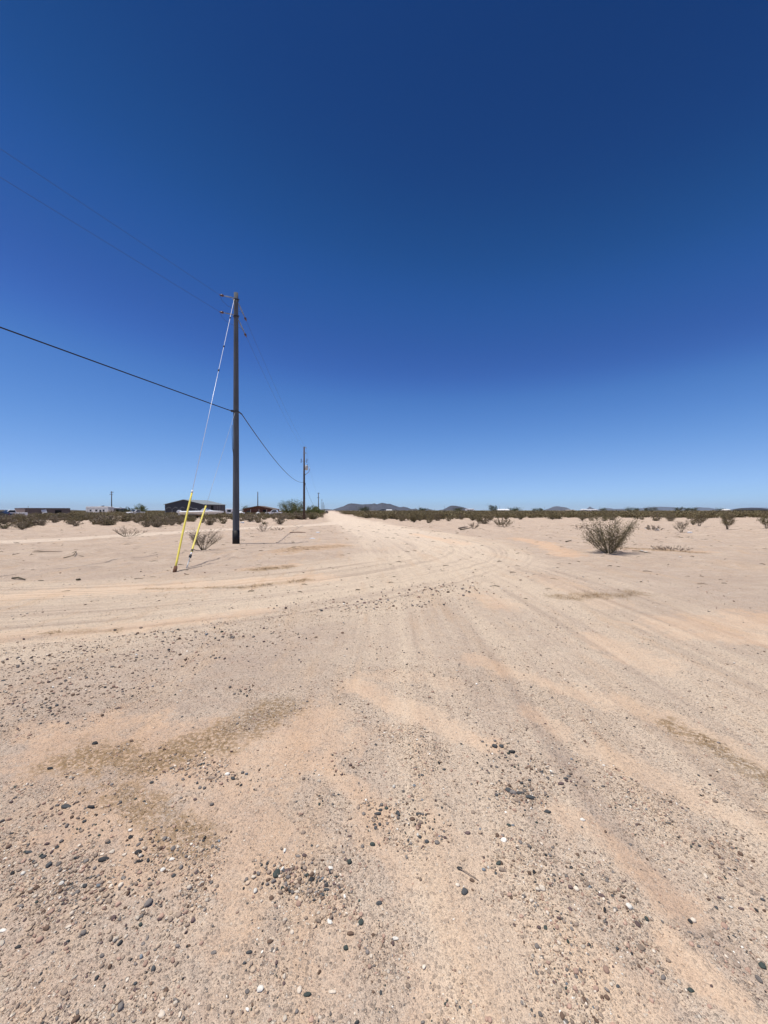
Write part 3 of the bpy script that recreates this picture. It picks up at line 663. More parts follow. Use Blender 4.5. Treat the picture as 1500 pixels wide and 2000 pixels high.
# ------------------------------------------------------------------ shrubs
def shrub_geo(seed, h, spread, nstem, nsub, nleaf, leaf, up_bias=.6, base_r=.012, sides=4, leafspread=.09, lowleaf=.35, ragged=.35):
    """stems fanning from one base; returns (stem MB, leaf verts, leaf faces)"""
    rs = random.Random(seed); b = MB(); tips = []
    for i in range(nstem):
        az = 2 * math.pi * i / nstem + rs.uniform(-.5, .5); out = spread * (rs.uniform(.08, 1.0) ** .8); hh = h * rs.uniform(1 - ragged, 1.0) * (1.06 - .46 * (out / spread) ** 2)
        pts = []; p0 = Vector((math.cos(az) * .04, math.sin(az) * .04, -.05)); kx, ky = rs.uniform(-.1, .1) * spread, rs.uniform(-.1, .1) * spread
        n = 6
        for k in range(n):
            t = k / (n - 1); ub = (up_bias - .3) / .3; rr = out * (t ** (.8 + .35 * ub)); zz = hh * (t ** (1.25 - .33 * ub))
            pts.append(Vector((math.cos(az) * rr + kx * t * t + rs.uniform(-.02, .02) * spread, math.sin(az) * rr + ky * t * t + rs.uniform(-.02, .02) * spread, zz)) + p0)
        b.tube(pts, [base_r * (1 - .75 * k / (n - 1)) for k in range(n)], sides)
        tips.append((pts[-1], 1.))
        for s in range(nsub):
            t = rs.uniform(lowleaf, .95); k = min(int(t * (n - 1)), n - 2); q = pts[k].lerp(pts[k + 1], t * (n - 1) - k)
            a2 = az + rs.uniform(-1.5, 1.5); ln = h * rs.uniform(.12, .34); d = Vector((math.cos(a2) * .75, math.sin(a2) * .75, rs.uniform(.25, 1.1))).normalized()
            mid = q + d * ln * .5 + Vector((rs.uniform(-1, 1), rs.uniform(-1, 1), rs.uniform(-.3, .6))) * ln * .1; e = q + d * ln + Vector((0, 0, ln * .1))
            b.tube([q, mid, e], [base_r * .42, base_r * .3, base_r * .16], 3, cap=False); tips += [(mid, .6), (e, 1.), (q.lerp(mid, .5), .35)]
    g = np.random.default_rng(seed); P = np.array([t[0][:] for t in tips]); W = np.array([t[1] for t in tips]); W /= W.sum()
    idx = g.choice(len(P), nleaf, p=W); c = P[idx] + g.normal(0, leafspread * h * .5, (nleaf, 3)) * np.array([1, 1, .9]); c[:, 2] = np.maximum(c[:, 2], .05)
    u = g.normal(0, 1, (nleaf, 3)); u /= np.linalg.norm(u, axis=1, keepdims=True); v = np.cross(u, g.normal(0, 1, (nleaf, 3))); v /= np.linalg.norm(v, axis=1, keepdims=True)
    s = leaf * g.uniform(.6, 1.3, (nleaf, 1)); V = np.stack([c - u * s, c - v * s * .55, c + u * s, c + v * s * .55], 1).reshape(-1, 3)
    return b, V, np.arange(4 * nleaf).reshape(-1, 4)
def shrub(name, loc, label, cat, seed, mats, group=None, rz=0., **kw):
    e = empty(name, loc, rz, label, cat, group); b, V, Fq = shrub_geo(seed, **kw)
    b.build('stems', mats[0], e)
    if kw['nleaf'] > 0: np_mesh('foliage', V, Fq, mats[1], e)
    return e
def gp(px, py, dz=0.):
    x, y = G(px, py); return (x, y, hz(x, y) + dz)

shrub('creosote_bush', gp(1190, 1081), 'tall bushy green creosote shrub standing alone by the sandy road edge', 'bush', 5, (M['twig'], M['creosote']), h=1.52, spread=.88, nstem=20, nsub=22, nleaf=7800, leaf=.018, up_bias=.42, base_r=.013, leafspread=.10, lowleaf=.15, ragged=.5)
shrub('bare_shrub', gp(397, 1077), 'nearly bare grey twig shrub growing between the yellow guy guards and the big pole', 'bush', 11, (M['twig'], M['dryleaf']), h=.92, spread=.78, nstem=18, nsub=14, nleaf=1600, leaf=.017, base_r=.011, leafspread=.09)
shrub('bare_shrub', gp(249, 1047), 'flat topped dead twig shrub beside the pale side track', 'bush', 12, (M['twig'], M['deadleaf']), h=.72, spread=1.05, nstem=13, nsub=9, nleaf=450, leaf=.02, up_bias=.3, base_r=.016, leafspread=.09)
shrub('bare_shrub', gp(515, 1038), 'small grey leafless shrub behind the big pole near the dirt track', 'bush', 13, (M['greytwig'], M['deadleaf']), h=.62, spread=.75, nstem=12, nsub=8, nleaf=500, leaf=.022, up_bias=.3, base_r=.012)
shrub('bare_shrub', gp(543, 1037), 'low grey brush next to the small leafless shrub behind the big pole', 'bush', 14, (M['greytwig'], M['deadleaf']), h=.3, spread=.6, nstem=10, nsub=6, nleaf=350, leaf=.022, up_bias=.3, base_r=.010)
shrub('creosote_bush', gp(935, 1024), 'green bush standing just behind the dead brush pile', 'bush', 15, (M['twig'], M['creosote']), h=1.05, spread=.6, nstem=11, nsub=8, nleaf=1100, leaf=.04, base_r=.014)
shrub('creosote_bush', gp(981, 1029), 'round grey green bush to the side of the dead brush pile', 'bush', 16, (M['greytwig'], M['creosote']), h=.95, spread=1.05, nstem=14, nsub=9, nleaf=1600, leaf=.036, up_bias=.3, base_r=.015)
shrub('bare_shrub', gp(925, 1033), 'upright dead shrub at the end of the dead brush pile', 'bush', 17, (M['twig'], M['deadleaf']), h=.62, spread=.45, nstem=9, nsub=7, nleaf=500, leaf=.03, base_r=.013)
shrub('bare_shrub', gp(1130, 1035), 'tiny leafless shrub behind the tall creosote on open dirt', 'bush', 18, (M['greytwig'], M['deadleaf']), h=.5, spread=.4, nstem=8, nsub=6, nleaf=220, leaf=.025, base_r=.010)
shrub('bare_shrub', gp(1274, 1036), 'low grey dead brush next to a white plastic bag', 'bush', 19, (M['greytwig'], M['deadleaf']), h=.45, spread=.85, nstem=13, nsub=8, nleaf=900, leaf=.03, up_bias=.3, base_r=.010)
shrub('bare_shrub', gp(1331, 1040), 'thin twiggy shrub with a white scrap lying at its foot', 'bush', 20, (M['twig'], M['dryleaf']), h=.95, spread=.62, nstem=9, nsub=8, nleaf=750, leaf=.028, base_r=.013)
shrub('creosote_bush', gp(1366, 1027), 'dense dark green bush behind the thin twiggy shrub', 'bush', 21, (M['twig'], M['creosote']), h=1.2, spread=.8, nstem=13, nsub=8, nleaf=1500, leaf=.042, base_r=.015)
shrub('creosote_bush', gp(1420, 1033), 'upright vase shaped green bush alone on open dirt', 'bush', 22, (M['twig'], M['creosote']), h=1.25, spread=.6, nstem=12, nsub=9, nleaf=1400, leaf=.036, base_r=.015)
shrub('creosote_bush', gp(1497, 1031), 'green bush cut by the edge of the view', 'bush', 23, (M['twig'], M['creosote']), h=1.1, spread=.75, nstem=12, nsub=9, nleaf=1300, leaf=.036, base_r=.015)
shrub('bare_shrub', gp(1318, 1076), 'sprawling low dead scrub on an orange dirt mound', 'bush', 24, (M['greytwig'], M['deadleaf']), h=.26, spread=.8, nstem=16, nsub=7, nleaf=650, leaf=.016, up_bias=.3, base_r=.007)
shrub('bare_shrub', gp(1290, 1074), 'small tuft of dead twigs at the end of the orange dirt mound', 'bush', 25, (M['greytwig'], M['deadleaf']), h=.28, spread=.3, nstem=9, nsub=5, nleaf=250, leaf=.014, up_bias=.3, base_r=.006)

# medium scrub: a few kinds, copied singly, the rest of the plain as one mass
KINDS = []
for q in range(8):
    tall = q >= 4
    b, V, Fq = shrub_geo(60 + q, h=1.5 if tall else .95, spread=.85 if tall else 1.0, nstem=15, nsub=8, nleaf=1150 if tall else 1050, leaf=.055, up_bias=.3 if q % 2 == 0 else .6, base_r=.016, sides=3, leafspread=.15, lowleaf=.06)
    me = bpy.data.meshes.new('creosote_bush'); nv = len(b.v)
    me.from_pydata(b.v + [tuple(p) for p in V], [], b.f + [tuple(int(i) + nv for i in f) for f in Fq])
    me.materials.append(M['twig'] if q % 2 else M['greytwig']); me.materials.append(M['creosote'] if q not in (1, 3) else M['dryleaf']); me.polygons.foreach_set('material_index', [0] * len(b.f) + [1] * len(Fq)); KINDS.append(me)
def front(px):
    return np.interp(px, [-200, 0, 180, 330, 460, 560, 625, 655, 690, 760, 880, 1000, 1100, 1250, 1400, 1500, 1700], [26, 28, 31, 38, 42, 48, 53, 62, 66, 52, 50, 58, 66, 62, 60, 60, 58])
spots = []
KEEP_OUT = []   # (x, y, r) round the buildings and vehicles
def clear(px, d, r): KEEP_OUT.append((X(px, d), d, r))
for a in ((80, 112, 9), (197, 165, 8), (226, 168, 4), (265, 118, 3), (365, 138, 13), (420, 140, 10), (391, 76, 6), (448, 122, 4), (505, 140, 9), (504, 112, 2), (535, 110, 4), (462, 108, 3.5), (572, 92, 4), (2, 78, 6), (2, 86, 5), (22, 82, 4), (22, 90, 5), (120, 96, 3), (918, 420, 8), (985, 330, 10), (1143, 520, 10), (1161, 520, 12), (761, 500, 6), (1480, 300, 16), (635, 200, 4)): clear(*a)
rr = random.Random(99)
g_ = np.random.default_rng(99); n_ = 16000
cpx = g_.uniform(-60, 1560, n_); cdist = np.sqrt(g_.uniform(30. ** 2, 215. ** 2, n_)); cx_ = (cpx - 750) * cdist / F; fr_ = front(cpx)
open_ = (cpx > 880) & (cdist > 42) & (g_.uniform(0, 1, n_) < .07)
ok_ = (cdist > fr_ * (g_.uniform(.9, 1.35, n_) + .35 * (vnoise(cpx * .02, cpx * 0., 45) - .5))) | open_
ok_ &= (polycoord(cx_, cdist, TA)[2] > 4.4) & (polycoord(cx_, cdist, TC)[2] > 2.4) & (polycoord(cx_, cdist, TB)[2] > 3.5)
ok_ &= g_.uniform(0, 1, n_) < np.where(cdist < 90, .75, .34) * np.where(vnoise(cx_ * .13, cdist * .10, 44) < .38, .16, 1.) * np.where((cpx > 880) & (cdist < 85), .45, 1.)
for a_, b_, r_ in KEEP_OUT: ok_ &= np.hypot(cx_ - a_, cdist - b_) > r_
for i_ in np.nonzero(ok_)[0]: spots.append((float(cx_[i_]), float(cdist[i_]), bool(cpx[i_] < 640), float(cpx[i_])))
spots.sort(key=lambda s: s[1])
FIELDS = [(-999, 330, 'low olive creosote bush in the scrub between the side track and the sheds'), (330, 640, 'low olive creosote bush in the scrub before the barn and the house'),
          (640, 900, 'tall olive creosote bush in the thicket beside the far stretch of dirt road'), (900, 1180, 'olive creosote bush in the scrub belt behind the brush pile'), (1180, 9999, 'olive creosote bush in the scrub belt behind the tall lone creosote')]
NSING = 276
for x, d, left, px in spots[:NSING]:
    kind = rr.randrange(4) if left else 4 + rr.randrange(4)
    o = bpy.data.objects.new('creosote_bush', KINDS[kind]); COL.objects.link(o)
    s = rr.uniform(.35, 1.08) if left else rr.uniform(.42, 1.08)
    if left and px > 540: s *= 1.35
    o.location = (x, d, hz(x, d)); o.rotation_euler = (0, 0, rr.uniform(0, 6.3)); o.scale = (s * rr.uniform(.9, 1.25), s * rr.uniform(.9, 1.25), s)
    lb = [t for a, b, t in FIELDS if a <= px < b][0]; tag(o, lb, 'bush', lb.replace('creosote bush', 'creosote bushes'))
def scrub_mass():
    VV, FF, MI, off = [], [], [], 0
    geo = []
    for q in range(5):
        h = 1.45; b, V, Fq = shrub_geo(200 + q, h=h, spread=1.0, nstem=11, nsub=6, nleaf=260, leaf=.11, up_bias=.3, base_r=.02, sides=3, leafspread=.2, lowleaf=.03); geo.append(V)
    pts = [(x, d, left, px) for x, d, left, px in spots[NSING:]]
    for _ in range(3600):
        px = rr.uniform(-60, 1560); d = 200 + 900 * rr.random() ** 1.3; x = X(px, d)
        if all(math.hypot(x - a, d - b) > r for a, b, r in KEEP_OUT) and abs(x + .136 * d) > 5.0 + d * .004: pts.append((x, d, px < 640, px))
    for x, d, left, px in pts:
        V = geo[rr.randrange(5)]; s = rr.uniform(.75, 1.12) * (.75 if left and d < 160 else 1.); an = rr.uniform(0, 6.3); c_, s_ = math.cos(an) * s, math.sin(an) * s
        wd = 1.25 + d / 700
        if d > 350: V = V.reshape(-1, 4, 3)[::2].reshape(-1, 3); ls = 1.6
        else: ls = 1.
        P = np.stack([(V[:, 0] * c_ - V[:, 1] * s_) * wd + x, (V[:, 0] * s_ + V[:, 1] * c_) * wd + d, V[:, 2] * s], 1)
        if ls > 1:
            Q = P.reshape(-1, 4, 3); ce = Q.mean(1, keepdims=True); P = (ce + (Q - ce) * ls).reshape(-1, 3)
        VV.append(P)
    V = np.concatenate(VV); o = np_mesh('creosote_scrub', V, np.arange(len(V)).reshape(-1, 4), M['creosote']); tag(o, kind='stuff')
scrub_mass()

# ------------------------------------------------------------------ trees
def tree(name, px, d, h, wid, label, seed, leafmat, leaves=2600, leaf=.07, trunk_h=.25, open_=.5, group=None):
    x = X(px, d); e = empty(name, (x, d, hz(x, d)), 0, label, 'tree', group); r = random.Random(seed); tb = MB(); cl = []
    n0 = 4 if open_ > .4 else 3
    for i in range(n0):
        a = 2 * math.pi * i / n0 + r.uniform(-.5, .5); o = wid * .5 * r.uniform(.3, .8); top = h * r.uniform(.62, .92)
        pts = [Vector((0, 0, -.1)), Vector((math.cos(a) * o * .15, math.sin(a) * o * .15, h * trunk_h)), Vector((math.cos(a) * o * .55, math.sin(a) * o * .55, h * (trunk_h + .25))), Vector((math.cos(a) * o, math.sin(a) * o, top))]
        tb.tube(pts, [h * .022, h * .018, h * .012, h * .004], 6)
        for s in range(9):
            t = r.uniform(.12 if trunk_h < .1 else .25, 1.); k = min(int(t * 3), 2); q = pts[k].lerp(pts[k + 1], t * 3 - k); a2 = r.uniform(0, 6.3); ln = wid * r.uniform(.12, .36)
            en = q + Vector((math.cos(a2) * ln, math.sin(a2) * ln, ln * r.uniform(-.1, .75))); en.z = min(en.z, h * 1.02)
            tb.tube([q, q.lerp(en, .5) + Vector((0, 0, ln * .08)), en], [h * .008, h * .005, h * .002], 4, cap=False); cl += [(en, wid * .10), (q.lerp(en, .6), wid * .10), (q, wid * .12)] + ([(pts[3], wid * .06)] if s < 3 else [])
    tb.build('trunk', M['bark'], e)
    g = np.random.default_rng(seed); C_ = np.array([c[0][:] for c in cl]); Rr = np.array([c[1] for c in cl]); idx = g.integers(0, len(C_), leaves)
    c = C_[idx] + g.normal(0, 1, (leaves, 3)) * Rr[idx][:, None] * np.array([1, 1, .75]); c[:, 2] = np.maximum(c[:, 2], .15)
    u = g.normal(0, 1, (leaves, 3)); u /= np.linalg.norm(u, axis=1, keepdims=True); v = np.cross(u, g.normal(0, 1, (leaves, 3))); v /= np.linalg.norm(v, axis=1, keepdims=True)
    s = leaf * g.uniform(.6, 1.4, (leaves, 1)); np_mesh('crown', np.stack([c - u * s, c - v * s * .6, c + u * s, c + v * s * .6], 1).reshape(-1, 3), np.arange(4 * leaves).reshape(-1, 4), leafmat, e)
    return e
def palo(px, d, label, seed, name='palo_verde_tree', mat='palo', **kw):
    x = X(px, d); e = empty(name, (x, d, hz(x, d)), 0, label, 'tree'); b, V, Fq = shrub_geo(seed, **kw); b.build('trunk', M['bark'], e); np_mesh('crown', V, Fq, M[mat], e)
palo(570, 92, 'loose crowned green palo verde tree beside the second utility pole', 301, h=4.3, spread=2.9, nstem=15, nsub=11, nleaf=15000, leaf=.068, up_bias=.3, base_r=.05, sides=5, leafspread=.13, lowleaf=.10)
palo(607, 112, 'low dark green tree just behind the second utility pole', 302, h=3.1, spread=3.1, nstem=15, nsub=8, nleaf=6500, leaf=.09, up_bias=.3, base_r=.05, sides=5, leafspread=.14, lowleaf=.05)
palo(619, 150, 'low green tree right in front of the third utility pole', 303, h=2.9, spread=3.0, nstem=15, nsub=8, nleaf=5000, leaf=.12, up_bias=.3, base_r=.05, sides=5, leafspread=.14, lowleaf=.05)
palo(275, 128, 'pale green tree between the small white pickup and the barn', 304, name='shade_tree', h=3.7, spread=1.9, nstem=11, nsub=9, nleaf=4200, leaf=.085, up_bias=.4, base_r=.05, sides=5, leafspread=.11, lowleaf=.2)
palo(240, 172, 'round dark green tree at the end of the grey shed', 305, name='shade_tree', mat='dark_tree', h=3.0, spread=2.6, nstem=12, nsub=9, nleaf=3600, leaf=.12, up_bias=.3, base_r=.05, sides=5, leafspread=.14, lowleaf=.1)
palo(256, 190, 'second dark green tree farther behind the grey shed', 306, name='shade_tree', mat='dark_tree', h=2.7, spread=2.4, nstem=10, nsub=8, nleaf=2400, leaf=.13, up_bias=.3, base_r=.05, sides=5, leafspread=.14, lowleaf=.1)
palo(480, 190, 'thin grey green tree peeking over the gabled house', 307, name='shade_tree', h=3.7, spread=1.8, nstem=9, nsub=7, nleaf=1500, leaf=.11, up_bias=.4, base_r=.05, sides=5, leafspread=.12, lowleaf=.3)
tree('desert_tree', 963, 230, 5.0, 6.0, 'dark lone tree with a ragged crown near the white roofed house', 6, M['dark_tree'], 1900, .16, .2)
tree('desert_tree', 712, 360, 4.6, 14., 'dark broad tree in front of the mountain foot', 7, M['dark_tree'], 1500, .32, .1)
tree('desert_tree', 823, 420, 4.6, 10., 'dark round tree in the notch between the two hills', 8, M['dark_tree'], 1200, .34, .1)
tree('desert_tree', 1005, 420, 3.6, 16., 'low dark tree beyond the white roofed house', 9, M['dark_tree'], 1200, .36, .1)
for q, (px, d, h, wd, lb) in enumerate([(1177, 500, 4.5, 14, 'dark tree next to the long white far building'), (1228, 450, 5.2, 13, 'broad dark tree on the skyline behind the tall lone creosote'), (1243, 470, 4.6, 10, 'dark tree close beside the broad one on the skyline'),
        (1262, 460, 4.6, 5, 'narrow dark tree standing alone on the skyline'), (1275, 440, 4.8, 16, 'wide flat dark tree on the skyline above the white plastic bag'), (1326, 430, 5.2, 8, 'rounded dark tree above the thin twiggy shrub'), (1342, 450, 4.6, 7, 'small dark tree between two larger ones on the skyline'),
        (1354, 420, 5.0, 11, 'dark tree with a flat base on the skyline above the dense bush'), (1410, 500, 3.8, 14, 'low dark tree on the skyline above the vase shaped bush'), (1047, 480, 3.8, 12, 'dark tree left of the pale blue hill'), (1057, 500, 4.6, 6, 'dark tree touching the foot of the pale blue hill'), (895, 350, 3.6, 12, 'dark low tree at the foot of the small hill')]):
    tree('desert_tree', px, d, h, wd, lb, 20 + q, M['dark_tree'], 900, .30, .12)

# ------------------------------------------------------------------ utility poles, wires and guys
PB = gp(461, 1062); PTOP = 12.05
D_IN = Vector((-3.4, -8.0, 0)).normalized(); D_OUT = Vector((-6.1, 45.0, 0)).normalized()
def insulator(root, at, dirv, drop, length=.62):
    e = MB(); d = (dirv + Vector((0, 0, drop))).normalized(); a = Vector(at); e.tube([a, a + d * length], .018, 8)
    for k in range(6): e.disc(a + d * (length * (.22 + .1 * k)), d, [(0, .018), (.008, .042), (.02, .018)], 10)
    o = e.build('insulator', M['polymer'], root, True)
    s = MB(); s.disc(a + d * length, d, [(0, .025), (.03, .060), (.11, .048), (.19, .015)], 10); s.build('clamp', M['porcelain'], o, True)
    return a + d * (length + .17)
main = empty('utility_pole', PB, 0, 'tall weathered grey wooden pole with a black wrapped foot, nearest beside the road', 'utility pole')
def main_pole():
    b = MB(); n = 18; pts = [(0, 0, -.3 + (PTOP + .3) * k / n) for k in range(n + 1)]; b.tube(pts, [.160 - .062 * k / n for k in range(n + 1)], 20); b.build('shaft', M['pole'], main, True)
    b = MB(); b.tube([(0, 0, -.1), (0, 0, .64)], [.168, .165], 20); b.build('foot_wrap', M['tar'], main, True)
    ends = []
    for zz, nm in ((11.75, 1), (10.95, 2)):
        b = MB()
        b.tube([(-.16, 0, zz), (.16, 0, zz)], .02, 6); b.tube([(0, .16, zz - .1), (0, -.16, zz - .1)], .02, 6); b.disc((0, 0, zz - .07), (0, 0, 1), [(0, .125), (.06, .125)], 16); b.build('bracket', M['darksteel'], main)
        i1 = insulator(main, (D_IN.x * .12, D_IN.y * .12, zz), Vector((-.92, -.38, 0)), .02, .46); i2 = insulator(main, (D_OUT.x * .12 + .08, D_OUT.y * .12, zz - .12), (D_OUT + Vector((.33, 0, 0))), -.72, .70); ends.append((i1, i2))
        j = MB(); j.tube([i1, i1.lerp(Vector((0, .1, i1.z)), .12) + Vector((0, 0, -.22)), i1.lerp(Vector((0, .15, i1.z)), .45) + Vector((0, 0, -.40)), Vector((-.05, .16, zz - .42)), Vector((.2, .3, zz - .5)), i2], .006, 6); j.build('jumper_wire', M['wire'], main, True)
    b = MB(); b.disc((0, 0, 6.32), (0, 0, 1), [(0, .15), (.05, .15)], 16); b.box((-.16, -.08, 6.36), (.10, .08, .09)); b.tube([(-.16, -.08, 6.36), (-.30, -.25, 6.38)], .022, 6); b.tube([(.1, .12, 6.36), (.17, .28, 6.30)], .03, 6); b.build('cable_clamp', M['darksteel'], main)
    b = MB(); b.tube([(-.155, -.06, 5.7), (-.16, -.075, 5.3), (-.12, -.135, 4.6), (-.06, -.15, 4.2)], .012, 6); b.build('ground_wire', M['wire'], main, True)
    return ends
ENDS = main_pole()
PBv = Vector(PB)
def span(name, a, b, sag, r, mat, label, n=40, group=None, cat='wire', sides=6):
    a, b = Vector(a), Vector(b); pts = []
    for k in range(n + 1):
        t = (k / n) ** 1.3; p = a.lerp(b, t); p.z -= 4 * sag * t * (1 - t); pts.append(p)
    q = MB(); q.tube(pts, r, sides); o = q.build(name, mat, None, True); return tag(o, label, cat, group)
# second pole with transformer
P2 = Vector((X(594, 63.6), 63.6, hz(X(594, 63.6), 63.6)))
def pole2(loc):
    e = empty('utility_pole', loc, 0, 'brown pole carrying a grey transformer can, second along the road', 'utility pole'); H = 12.05
    b = MB(); b.tube([(0, 0, -.3), (0, 0, 6.), (0, 0, H)], [.19, .16, .11], 14); b.build('shaft', M['poledark'], e, True)
    b = MB(); b.disc((.42, -.1, 8.15), (0, 0, 1), [(0, .15), (.03, .24), (.72, .24), (.78, .20), (.84, .05)], 18); t = b.build('transformer', M['tank'], e, True)
    b = MB(); b.tube([(.5, -.12, 8.95), (.56, -.12, 9.2)], .035, 8); b.build('bushing', M['porcelain'], t)
    b = MB(); b.box((.2, -.05, 8.75), (.22, .06, .06)); b.box((.2, -.05, 8.3), (.22, .06, .06)); b.build('bracket', M['darksteel'], e)
    for x in (-.48, .46):
        b = MB(); b.tube([(x, -.1, 9.35), (x + .02, -.1, 10.05)], .045, 8); b.tube([(x, -.1, 9.7), (0, 0, 9.62)], .022, 6); b.build('fuse_cutout', M['porcelain'], e)
    for zz in (11.9, 11.0):
        b = MB(); b.tube([(.1, 0, zz), (.26, 0, zz)], .018, 6); b.disc((.30, 0, zz - .10), (0, 0, 1), [(0, .03), (.05, .075), (.1, .045), (.15, .07), (.2, .03)], 10); b.build('insulator', M['polymer'], e)
    b = MB(); b.tube([(.86, -.1, 8.6), (.92, -.1, 8.2), (.78, -.1, 7.85), (.45, -.05, 7.6), (.14, 0, 7.35)], .05, 8); b.tube([(.66, -.1, 8.7), (.86, -.1, 8.6)], .02, 6); b.build('conduit_loop', M['steel'], e, True)
    b = MB(); b.box((.17, -.02, 5.9), (.12, .14, .3)); b.disc((0, 0, 7.3), (0, 0, 1), [(0, .165), (.1, .16)], 12); b.build('clamp', M['darksteel'], e)
    return e
pole2(P2)
def far_pole(px, d, h, label, arm=True, mat='poledark', cats='utility pole', r=.15):
    x = X(px, d); e = empty('utility_pole', (x, d, hz(x, d)), 0, label, cats); b = MB(); b.tube([(0, 0, -.3), (0, 0, h)], [r * 1.15, r * .75], 10); b.build('shaft', M[mat], e, True)
    if arm:
        for zz, s in arm:
            b = MB(); b.box((s * .35, 0, zz), (1.5, .12, .14)); b.build('crossarm', M[mat], e)
            for xx in (-.32, .98):
                b = MB(); b.disc((xx * s if s else xx - .33, 0, zz + .07), (0, 0, 1), [(0, .05), (.1, .09), (.22, .04)], 8); b.build('insulator', M['polymer'], e)
    return e
P3 = (X(622, 225), 225)
far_pole(622, 225, 12.0, 'dark pole with short crossarms, third along the road', [(11.6, .4), (9.0, -.4)], r=.24)
far_pole(628.5, 330, 11.0, 'thin pale pole seen just past the third pole along the road', [(10.6, .0)], 'pole', r=.16)
far_pole(631, 430, 10.8, 'stout far pole close to where the road meets the horizon', None, r=.34)
far_pole(634, 620, 10.5, 'tiniest pole at the far end of the line along the road', None, 'pole', r=.26)
far_pole(218, 165, 9.9, 'pole with two crossarms rising behind the white camper', [(9.5, .45), (8.6, -.4)], r=.2)
far_pole(503.5, 165, 9.6, 'plain brown pole rising behind the gabled house', None, r=.2)
for px, d, h, lb in ((868, 420, 6.8, 'thin far pole at the foot of the small dark hill'), (976, 420, 6.6, 'thin far pole above the white roofed house'), (1063, 470, 6.2, 'thin far pole at the foot of the pale blue hill'), (55, 260, 4.6, 'thin mast behind the flat brown shed'), (1398, 420, 5.6, 'thin far pole on the skyline over open dirt'), (683, 520, 6.0, 'thin far pole in front of the mountain'), (700, 520, 5.4, 'very short far pole in front of the mountain')):
    far_pole(px, d, h, lb, None, 'pole', r=.12)
# the pole the incoming wires come from stands out of frame behind the camera's left shoulder
PB0 = PBv + D_IN * 55; PB0.z = hz(PB0.x, PB0.y)
pz = empty('utility_pole', PB0, 0, 'grey wooden pole behind the viewpoint carrying the incoming wires', 'utility pole')
b = MB(); b.tube([(0, 0, -.3), (0, 0, 12.0)], [.165, .106], 14); b.build('shaft', M['pole'], pz, True)
for k, zz in enumerate((11.7, 10.9)):
    i1 = PBv + ENDS[k][0]; i2 = PBv + ENDS[k][1]; nm = ('upper', 'lower')[k]
    span('power_line', i1, PB0 + Vector((0.1, 0, zz + .45)), .12, .0042, M['wire'], '%s thin bare wire running from the big pole out over the viewpoint' % nm)
    span('power_line', i2, P2 + Vector((.30, 0, 12.0 - .9 * k)), .55, .0048, M['wire'], '%s thin bare wire running from the big pole to the transformer pole' % nm)
    span('power_line', P2 + Vector((.3, 0, 12.0 - .9 * k)), Vector((P3[0] + .2, P3[1], 11.75 - .9 * k)), 2.4, .006, M['wire'], '%s thin bare wire running from the transformer pole to the third pole' % nm)
span('phone_cable', PBv + Vector((-.30, -.25, 6.38)), PB0 + Vector((0, 0, 8.7)), .12, .021, M['cable'], 'thick black cable sloping from the big pole out over the viewpoint', cat='cable', sides=8)
span('phone_cable', PBv + Vector((.17, .28, 6.30)), P2 + Vector((-.1, -.15, 6.15)), .95, .021, M['cable'], 'thick black cable sagging from the big pole to the transformer pole', cat='cable', sides=8)
span('phone_cable', P2 + Vector((.12, .1, 5.9)), Vector((P3[0], P3[1], 6.2)), 3.2, .018, M['cable'], 'black cable sagging from the transformer pole to the third pole', cat='cable')
# guys with yellow guards
def guy(base, top, label, g0, g1, mat, wire_r, extra):
    e = empty('guy_wire', (base[0], base[1], hz(*base)), 0, label, 'guy wire'); o = Vector((base[0], base[1], hz(*base))); t = Vector(top) - o; L = t.length; d = t / L
    b = MB(); b.tube([d * .02, d * L], wire_r, 6); b.build('strand', M[mat], e, True)
    b = MB(); n = 12; side = d.cross(Vector((0, 1, 0))).normalized(); b.tube([d * (g0 + (g1 - g0) * k / n) + side * .012 * math.sin(k / n * 3.1) for k in range(n + 1)], [.027] * n + [.025], 12); b.build('guard', M['yellow'], e, True)
    if extra == 'tall':
        b = MB(); b.tube([d * (-.05), d * .16], [.05, .044], 10); b.build('anchor_eye', M['rust'], e, True)
        b = MB(); b.tube([d * (g1), d * (g1 + .10)], .03, 10); b.build('guard_cap', M['white'], e, True)
        for f in (.875, .715, .60):
            b = MB(); b.disc(d * (L * f), d, [(0, .012), (.04, .032), (.10, .032), (.14, .012)], 8); b.build('strain_insulator', M['darksteel'], e)
    else:
        b = MB(); b.tube([d * -.05, d * .40], .014, 8); b.build('anchor_rod', M['steel'], e, True)
        b = MB(); b.disc(d * .40, d, [(0, .02), (.03, .04), (.10, .04), (.13, .02)], 8); b.disc(d * .64, d, [(0, .018), (.03, .034), (.08, .034), (.11, .018)], 8); b.build('turnbuckle', M['darksteel'], e)
        b = MB(); b.tube([d * .5, d * .66], .022, 8); b.build('sleeve', M['white2'], e, True)
    return e
A1 = G(341, 1118); A2 = G(364.5, 1110)
guy(A1, PBv + Vector((-.04, -.12, 11.7)), 'long silver guy wire with the taller yellow guard, anchored nearest the road', .10, 2.62, 'guy', .0085, 'tall')
guy(A2, PBv + Vector((0, -.15, 6.25)), 'short dull guy wire with the lower yellow guard, clamped above its rod', .62, 2.80, 'guydull', .0065, 'short')

# ------------------------------------------------------------------ buildings
def quad_corner(pl, pn, pr, d, th):
    """ground frame of a building seen at its near corner: px of left end, near corner, right end, distance, yaw"""
    x = X(pn, d); u = Vector((math.cos(th), math.sin(th), 0)); v = Vector((-math.sin(th), math.cos(th), 0)); k = (pr - 750) / F
    L = (k * d - x) / (u.x - k * u.y); k = (pl - 750) / F; W = (k * d - x) / (v.x - k * v.y); return (x, d, hz(x, d)), L, W
